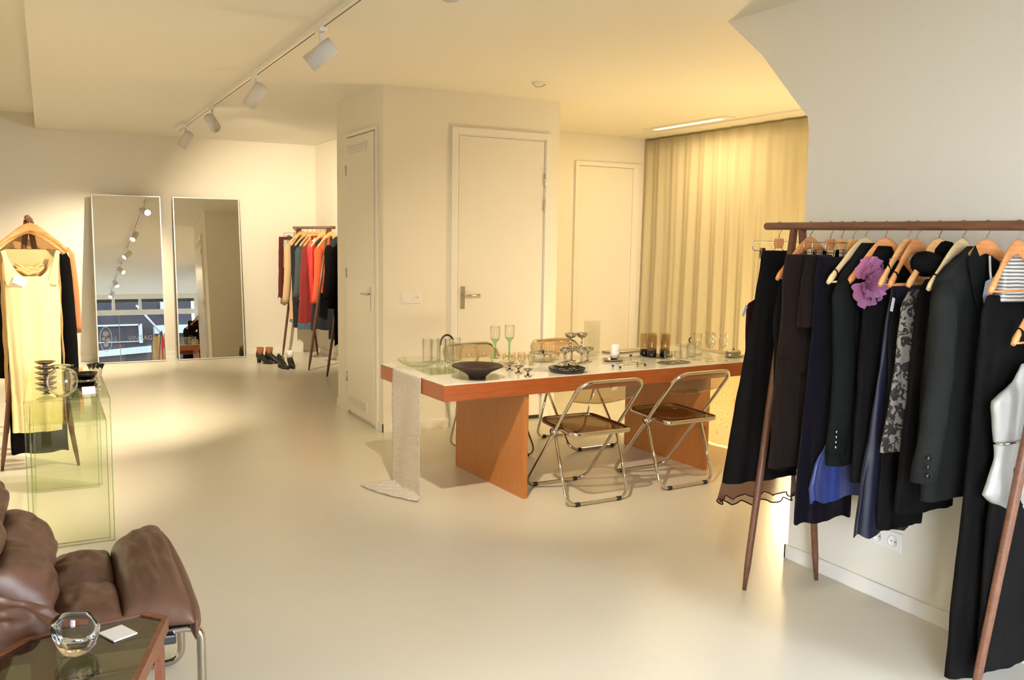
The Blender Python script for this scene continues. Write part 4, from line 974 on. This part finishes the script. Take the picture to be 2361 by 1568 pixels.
price_tag(g, (-.01,-.035,1.47), (0,.1,0), .016, .05, 'neck_label')
g = garment('bias_dress', 'long navy satin-edged dress hanging lowest in the rack middle', 'dress', BX, 2.315, 0, [(1.37,2.82,3.0,.008),(1.16,2.79,3.0,.014),(.81,2.755,3.0,.018),(.60,2.725,3.0,.020),(.41,2.705,3.01,.020)], 'navysatin', GG, .007, nf=8, seed=12, hemwave=.010)
g = garment('camisole_dress', 'black camisole dress with a shiny label, middle of the right rack', 'dress', BX, 2.272, 0, [(1.30,2.78,2.98,.008),(1.20,2.765,2.99,.014),(1.0,2.785,3.0,.018),(.55,2.77,3.02,.020),(.44,2.78,3.02,.020)], 'blk_cloth', GG, .006, seed=13)
for xx in (-.085, .09):
    b = MB(); b.tube([(xx*1.55,-.01,1.455),(xx*1.2,-.018,1.39),(xx,-.016,1.29)], .0028, 6); b.build('strap', M['blk_cloth'], g)
price_tag(g, (-.125,-.04,1.33), (0,.25,.2), .018, .05, 'shiny_label')
g = garment('lace_dress', 'grey and black lace dress showing as a narrow patterned strip', 'dress', BX, 2.205, 0, [(1.36,2.78,2.98,.010),(1.30,2.745,3.0,.018),(1.1,2.735,3.0,.022),(.95,2.715,3.0,.022),(.765,2.685,3.0,.022)], 'lacecloth', GG, .005, seed=14)
g = garment('fluffy_collar_coat', 'black coat with a fluffy rolled collar', 'coat', BX, 2.150, 0, [(1.40,2.80,2.93,.015),(1.34,2.76,2.99,.022),(1.1,2.75,3.02,.026),(.80,2.73,3.03,.028),(.545,2.715,3.03,.028)], 'blk_cloth', GG, .006, seed=15)
b = MB(); b.tube([(-.02+.062*math.cos(a), .0+.034*math.sin(a), 1.455+.010*math.cos(a*2)) for a in [2*PI*k/24 for k in range(24)]], .038, 14, closed=True); b.build('fluffy_collar', M['fur'], g)
b = MB(); b.lathe([(0,1.47),(.05,1.475),(.046,1.51),(.022,1.535),(0,1.54)], (.025,0,0), 20); b.build('hood', M['fur'], g)
g = garment('halter_dress', 'black sleeveless dress behind the charcoal blazer', 'dress', BX, 2.078, 0, [(1.36,2.80,2.99,.008),(1.28,2.73,3.02,.015),(1.0,2.72,3.03,.020),(.70,2.72,3.03,.020)], 'blk_cloth', GG, .005, seed=16)
g = garment('charcoal_blazer', 'charcoal blazer with wide shoulders and sleeve buttons, right rack', 'blazer', BX, 2.005, .05, [(1.52,2.80,2.945,.014),(1.49,2.755,3.0,.024),(1.44,2.68,3.05,.030),(1.40,2.635,3.07,.032),(1.15,2.63,3.07,.034),(.85,2.64,3.07,.034),(.645,2.65,3.08,.036)], 'charcoal', GG, .005, seed=17)
sleeve(g, -.215, 1.405, -.255, .725, -.030, .055, .054, 'charcoal', 5)
buttons(g, [(-.285,-.066,z) for z in (.76,.79,.82)], 'black', .009)
b = MB(); b.prism([(-.075,-.040,1.525),(-.115,-.044,1.47),(-.035,-.062,1.24),(-.02,-.045,1.44)], (0,.004,0)); b.prism([(.03,-.040,1.525),(.085,-.044,1.47),(.0,-.062,1.24),(-.0,-.045,1.44)], (0,.004,0)); b.build('lapel', M['charcoal2'], g)
b = MB(); b.tube([(-.01,-.052,1.49),(-.02,-.064,1.44),(-.012,-.066,1.40)], .004, 6); pc = b.build('label_string', M['paper'], g)
b = MB(); b.prism([(-.04,0,0),(.02,0,.02),(.045,0,-.02),(.03,0,-.13),(-.03,0,-.10),(-.05,0,-.05)], (0,.0012,0)); o = b.build('swing_label', stripes('written_label', (.22,.24,.34), (.78,.80,.84), 55., 2, .6), g); o.location = (-.01,-.070,1.405)
g = garment('long_black_dress', 'floor-length black dress with a striped sequin bodice, right frame edge', 'dress', BX, 1.885, 0, [(1.36,2.76,2.98,.010),(1.30,2.735,3.0,.020),(1.0,2.735,3.0,.026),(.76,2.725,3.02,.028),(.40,2.715,3.05,.030),(.04,2.70,3.08,.034)], 'blk_cloth', GG, .008, seed=18)
b = cloth_tube([(1.485,-.035,.10,.020),(1.43,-.042,.12,.030),(1.34,-.05,.13,.034)], .003, 5, 19, nz=10); b.build('striped_bodice', M['stripecloth'], g)
g = garment('silver_halter_top', 'silver and white satin halter top over black skirt, right frame edge', 'top', 2.925, 1.795, 0, [(1.14,2.83,3.0,.008),(1.09,2.80,3.02,.014),(1.02,2.69,3.04,.022),(.96,2.705,3.05,.024),(.84,2.73,3.05,.026),(.76,2.705,3.06,.028),(.715,2.685,3.07,.028),(.64,2.80,3.07,.026)], 'silvercloth', GG, .005, seed=20)
cloth_tube([(.80,-.19,.13,.022),(.60,-.20,.14,.024),(.25,-.20,.14,.026),(.10,-.20,.14,.026)], .006, 6, 21).build('black_underskirt', M['blk_cloth'], g)
b = MB(); b.tube([(-.204,.006,.885),(-.200,-.016,.886),(-.185,-.027,.887),(-.1,-.034,.89),(.1,-.034,.89)], .0045, 8); b.build('sequin_band', M['silver'], g)
for xx in (-.07,.06):
    b = MB(); b.tube([(xx*1.5,-.012,1.245),(xx,-.014,1.12)], .0028, 6); b.build('strap', M['blk_cloth'], g)

# ---- rack at the back, behind the white block
FX = 2.80
rack('clothes rack with red and coral garments at the back wall', FX, 9.56, 11.36, [((2.587,11.122),(3.013,11.05),11.12,11.06), ((2.57,9.81),(3.0,9.76),9.80,9.76)])
rack('clothes rack mostly hidden behind the white block', 2.86, 7.95, 9.42, [((2.633,9.30),(3.05,9.26),9.27,9.22), ((2.633,8.10),(3.05,8.1),8.1,8.06)])
GF = 'garments on the back rack'; GHB = 'hangers on the back rack'
def full(name, label, cat, x, y, top, bot, wt, wb, mat, seed, sl=None, slz=.6, grp=GF, xo=0., shoulders=True, th=.028, hem=0.):
    z0 = top
    rows = [(z0, x+xo-.05, x+xo+.05, .012), (z0-.05, x+xo-wt*.72, x+xo+wt*.72, th*.8), (z0-.12, x+xo-wt, x+xo+wt, th), (lerp(z0, bot, .5), x+xo-lerp(wt, wb, .5), x+xo+lerp(wt, wb, .5), th), (bot, x+xo-wb, x+xo+wb, th)] if shoulders else \
           [(z0, x+xo-wt, x+xo+wt, .012), (lerp(z0, bot, .5), x+xo-lerp(wt, wb, .5), x+xo+lerp(wt, wb, .5), th), (bot, x+xo-wb, x+xo+wb, th)]
    g = garment(name, label, cat, x, y, random.Random(seed).uniform(-.06,.06), rows, mat, grp, .013, nf=6+seed % 4, seed=seed, seg=56, nz=22, hemwave=.010)
    if sl:
        for s_ in (-1, 1): sleeve(g, xo+s_*(wt-.005), z0-.10, xo+s_*(wt+.035), slz, -.018, .048, .040, sl, seed+s_)
    return g
fl_ = [('maroon_trousers','narrow maroon trousers at the far left of the back rack','trousers',11.26,1.475,.72,.085,.10,'maroon',None,0,-.125,False,'clip'),
       ('beige_coat','beige coat with long sleeves on the back rack','coat',11.0,1.50,.46,.17,.15,'beige','beige',.68,-.0,True,'wood'),
       ('black_navy_dress','navy-black long dress between the beige coat and grey denim jacket','dress',10.90,1.50,.38,.155,.135,'navy',None,0,-.0,True,'wood'),
       ('denim_jacket','grey-blue denim jacket with metal buttons','jacket',10.68,1.46,.74,.115,.12,'denim','denim',.76,0,True,'wood'),
       ('dark_red_skirt','long dark red velvet skirt with a blue denim hem','dress',10.45,1.48,.47,.13,.185,'dred',None,0,.0,True,'wood'),
       ('red_blouse','bright red satin blouse with a white tag','blouse',10.29,1.50,.72,.115,.075,'red',None,0,-.0,True,'wood'),
       ('navy_skirt','dark navy skirt under the coral cardigan','skirt',10.13,1.47,.42,.075,.14,'navy',None,0,.02,False,'clip'),
       ('coral_cardigan','coral orange knitted cardigan with long hanging sleeves','cardigan',9.96,1.48,.86,.115,.105,'orange','orange',.74,.035,True,'wood'),
       ('black_coat','black coat at the near end of the back rack','coat',9.68,1.50,.36,.14,.14,'navy','blk_cloth',.80,.10,True,'wood')]
for k, (nm, lab, cat, y, top, bot, wt, wb, mat, sl, slz, xo, shd, hk) in enumerate(fl_):
    hanger('%s hanger on the back rack holding the %s' % ('clip' if hk == 'clip' else 'wooden', nm.replace('_', ' ')), FX, y+.004, random.Random(k).uniform(-.1,.1), hk, 'beech', w=.155, group=GHB, rod=False)
    g = full(nm, lab, cat, FX, y, top, bot, wt, wb, mat, 40+k, sl, slz, xo=xo, shoulders=shd, th=.026)
    if nm == 'dark_red_skirt': cloth_tube([(.475,-.188,.188,.030),(.395,-.192,.192,.030)], .005, 7, 44+k, nz=4).build('denim_hem', M['denimblue'], g)
    if nm == 'red_blouse': price_tag(g, (-.035,-.045,1.47), (0,-.25,0), .06, .06)
    if nm == 'denim_jacket': buttons(g, [(-.02,-.034,z) for z in (1.2,1.1,1.0)], 'copper', .008)
    if nm == 'maroon_trousers': pass
hanger('clip hanger on the back rack holding a white ruffled blouse', FX, 11.19, .0, 'clip', 'beech', group=GHB)
full('ruffled_blouse', 'white ruffled blouse peeking between maroon trousers and beige coat', 'blouse', FX, 11.185, 1.44, 1.10, .10, .11, 'silvercloth', 77, None, 0, GF, -.07, False, .02)
full('black_suit', 'black suit on the half-hidden rack beside the white block', 'suit', 2.86, 9.12, 1.49, .36, .17, .16, 'blk_cloth', 90, 'blk_cloth', .75, 'garments on the half-hidden rack', -.03)
full('camel_coat', 'camel brown coat beside the white block edge', 'coat', 2.86, 8.97, 1.49, .62, .165, .20, 'camel', 91, None, .7, 'garments on the half-hidden rack', .03)
for y, q in ((9.124, 'black suit'), (8.974, 'camel coat')): hanger('wooden hanger holding the %s on the half-hidden rack' % q, 2.86, y, .05, 'wood', 'beech', w=.16, group='hangers on the half-hidden rack', rod=False)

# ---- rack at the left
LX = -.088
rack('walnut clothes rack seen end-on at the left edge', LX, 6.16, 7.75, [((-.295,6.385),(.141,6.335),6.345,6.335), ((-.30,7.55),(.14,7.5),7.52,7.48)])
GL = 'garments on the left rack'; GHL = 'hangers on the left rack'
hanger('broad wooden hanger in front holding the cream tank dress', LX+.01, 6.235, .0, 'wood', 'beech_red', w=.205, group=GHL, rod=False, drop=.03)
g = thing('tank_dress', 'long cream ribbed tank dress hanging in front on the left rack', 'dress', (LX+.01, 6.232, 0), 0, GL)
cloth_tube([(1.235,-.135,.135,.036),(1.16,-.148,.150,.038),(1.05,-.150,.150,.038),(.80,-.146,.146,.042),(.55,-.140,.140,.044),(.27,-.140,.132,.046)], .011, 8, 60, seg=90, nz=40).build('body', M['cream'], g)
for s_ in (-1, 1):
    b = MB(); P, F = [], []
    for k in range(12):
        u = k/11; P.append((s_*lerp(.150, .112, u**.7), -.031, lerp(1.395, 1.18, u))); F.append((.004, lerp(.013, .030, min(1, u*1.15)**1.6)*(1 if u < .9 else .8)))
    b.tube(P, .01, 12, flat=F, up=(0,1,0)); b.build('shoulder_strap', M['cream'], g)
def neck(u, v):
    x = lerp(-.125, .125, u); zt = 1.225+.13*(abs(x)/.125)**2.4; zb = 1.222
    return (x, -.034+.010*(abs(x)/.125)**2, lerp(zt, zb, v))
MB().grid(neck, 24, 6).build('scoop_neck', M['cream'], g, solid=.004)
price_tag(g, (-.055,-.052,1.235), (0,.45,0), .07, .05)
g = garment('gold_blouse', 'gold-beige satin blouse inside the neckline of the cream dress', 'blouse', LX, 6.285, 0, [(1.40,LX-.13,LX+.15,.008),(1.30,LX-.15,LX+.155,.010),(1.1,LX-.15,LX+.15,.010),(.8,LX-.13,LX+.15,.010)], 'tan2', GL, .003, seed=61)
for q in range(3):
    b = MB(); b.tube([(-.078+.156*k/24, -.036-.006*q, 1.315-.014*q-.030*math.sin(PI*k/24)+.004*math.sin(k*.7+q*2)) for k in range(25)], [.003+.010*math.sin(PI*k/24)**.5 for k in range(25)], 8); b.build('draped_collar', M['tan2'], g)
g = garment('black_long_skirt', 'long black skirt below the cream dress on the left rack', 'skirt', LX, 6.39, 0, [(1.40,LX-.12,LX+.12,.012),(1.1,LX-.14,LX+.15,.022),(.60,LX-.145,LX+.165,.028),(.30,LX-.150,LX+.17,.030),(.10,LX-.150,LX+.175,.032)], 'blk_cloth', GL, .008, seed=62, hemwave=.006)
hs = [(6.289,'gold-beige blouse'),(6.395,'black long skirt')]
for k, (nm, lab, cat, y, mat, bot, wt, wb, sl, slz, xo) in enumerate([
     ('tan_dress','tan brown dress directly behind the cream dress','dress',6.50,'tan',.42,.17,.175,None,0,.0),
     ('black_wool_coat','black wool coat with a long sleeve on the left rack','coat',6.62,'navy',.50,.165,.17,'blk_cloth',.56,.02),
     ('cream_cardigan','cream cardigan sliver behind the black coat, left rack','cardigan',6.76,'beige',.55,.18,.18,None,.70,.05),
     ('leopard_scarf_dress','leopard patterned dress edge behind the coats, left rack','dress',6.88,'leopard',.62,.175,.215,None,0,.045),
     ('rust_suede_coat','rust orange suede coat farthest right on the left rack','coat',7.02,'rust',.80,.17,.19,'rust',.80,.05),
     ('tan_satin_skirt','tan satin garment at the far end of the left rack','skirt',7.25,'tan2',.60,.15,.16,None,0,.0)]):
    full(nm, lab, cat, LX, y, 1.50, bot, wt, wb, mat, 120+k, sl, slz, GL, xo, True, .026); hs.append((y+.004, nm.replace('_', ' ')))
for k, (y, q) in enumerate(hs):
    hanger('wooden hanger on the left rack holding the %s' % q, LX, y, .04*((k % 3)-1), 'wood', 'beech_red' if k % 2 else 'beech', w=.19+.008*(k % 3), group=GHL, rod=False)

# ---- shoes in front of the back rack
def shoe(label, loc, rz, tall=False, upper='black', lining=None):
    t = thing('heeled_shoe', label, 'shoe', (*loc, 0), rz, 'shoes beside the back rack leg')
    # toe towards -y
    b = MB(); rings = []
    for k in range(13):
        u = k/12; y = lerp(-.13, .11, u)
        w = .038*math.sin(min(1, u*1.9+.12)*PI/2)*(1-.28*max(0, u-.4)); hh = lerp(.030, .055, u) if u < .45 else lerp(.055, .085, (u-.45)/.55)
        lift = max(0, (u-.35))/.65*.062
        rings.append([(w*math.cos(a), y, lift+.012+max(0, math.sin(a))*hh+min(0, math.sin(a))*.008) for a in [2*PI*j/16 for j in range(16)]])
    b.loft(rings); b.build('upper', M[upper], t)
    b = MB(); b.loft([[(.014*s1*sc_, y0*1.0, z) for s1, y0 in ((1,.075),(1,.112),(-1,.112),(-1,.075))] for z, sc_ in ((.0,.8),(.05,1.0),(.075,1.6))], smooth=False); b.build('heel', M['black'], t)
    b = MB(); b.loft([[(lerp(.0, .034, min(1, k*.4))*s1, lerp(-.135, .0, k/4), z) for s1, z in ((1,.0),(1,.010),(-1,.010),(-1,.0))] for k in range(1,5)], smooth=False); b.build('sole', M['rubber'], t)
    if tall:
        b = MB(); b.lathe([(.030,.10),(.033,.13),(.040,.185),(.037,.185),(.030,.13),(.027,.10)], (0,.07,0), 20, sy=1.15); b.build('shaft', M[lining or 'mahog'], t)
    else:
        b = MB(); b.tube([(.034*math.cos(a), .06+.045*math.sin(a), .115+.02*math.sin(a)) for a in [2*PI*j/16 for j in range(16)]], .005, 6, closed=True); b.build('ankle_strap', M['black'], t)
    return t
shoe('brown-topped black ankle boot, leftmost of the shoes', (2.235, 10.52), .55, True, 'black', 'rust')
shoe('brown-topped black ankle boot, second from the left', (2.345, 10.50), .75, True, 'black', 'rust')
shoe('shiny black pump in front of the ankle boots', (2.345, 10.06), .25, False)
shoe('black pump with white lining, rightmost shoe near the rack leg', (2.445, 10.09), -.05, True, 'black', 'paper')

# ---- short rack of bright dresses beside the shop window (seen in the left mirror)
rack('short clothes rack beside the shop window, seen in the left mirror', 2.40, -1.05, -.35, [((2.19,-.95),(2.61,-.95),-.95,-.93), ((2.19,-.43),(2.61,-.43),-.43,-.41)])
for k, (nm, y, mat, xo, w_, lab) in enumerate((('yellow_dress',-.56,'tan2',-.10,.09,'yellow dress by the shop window, left of the red one in the mirror'),('red_dress',-.66,'red',.04,.09,'red dress by the shop window, seen in the left mirror'),('white_dress',-.77,'beige',.12,.11,'pale dress behind the red one by the shop window'))):
    full(nm, lab, 'dress', 2.40, y, 1.50, .75, w_, w_+.03, mat, 150+k, None, 0, 'dresses by the shop window', xo, True, .022)
    hanger('hanger by the shop window holding the %s' % nm.replace('_', ' '), 2.40, y+.004, 0, 'wood', 'beech', w=.13, group='hangers by the shop window', rod=False)
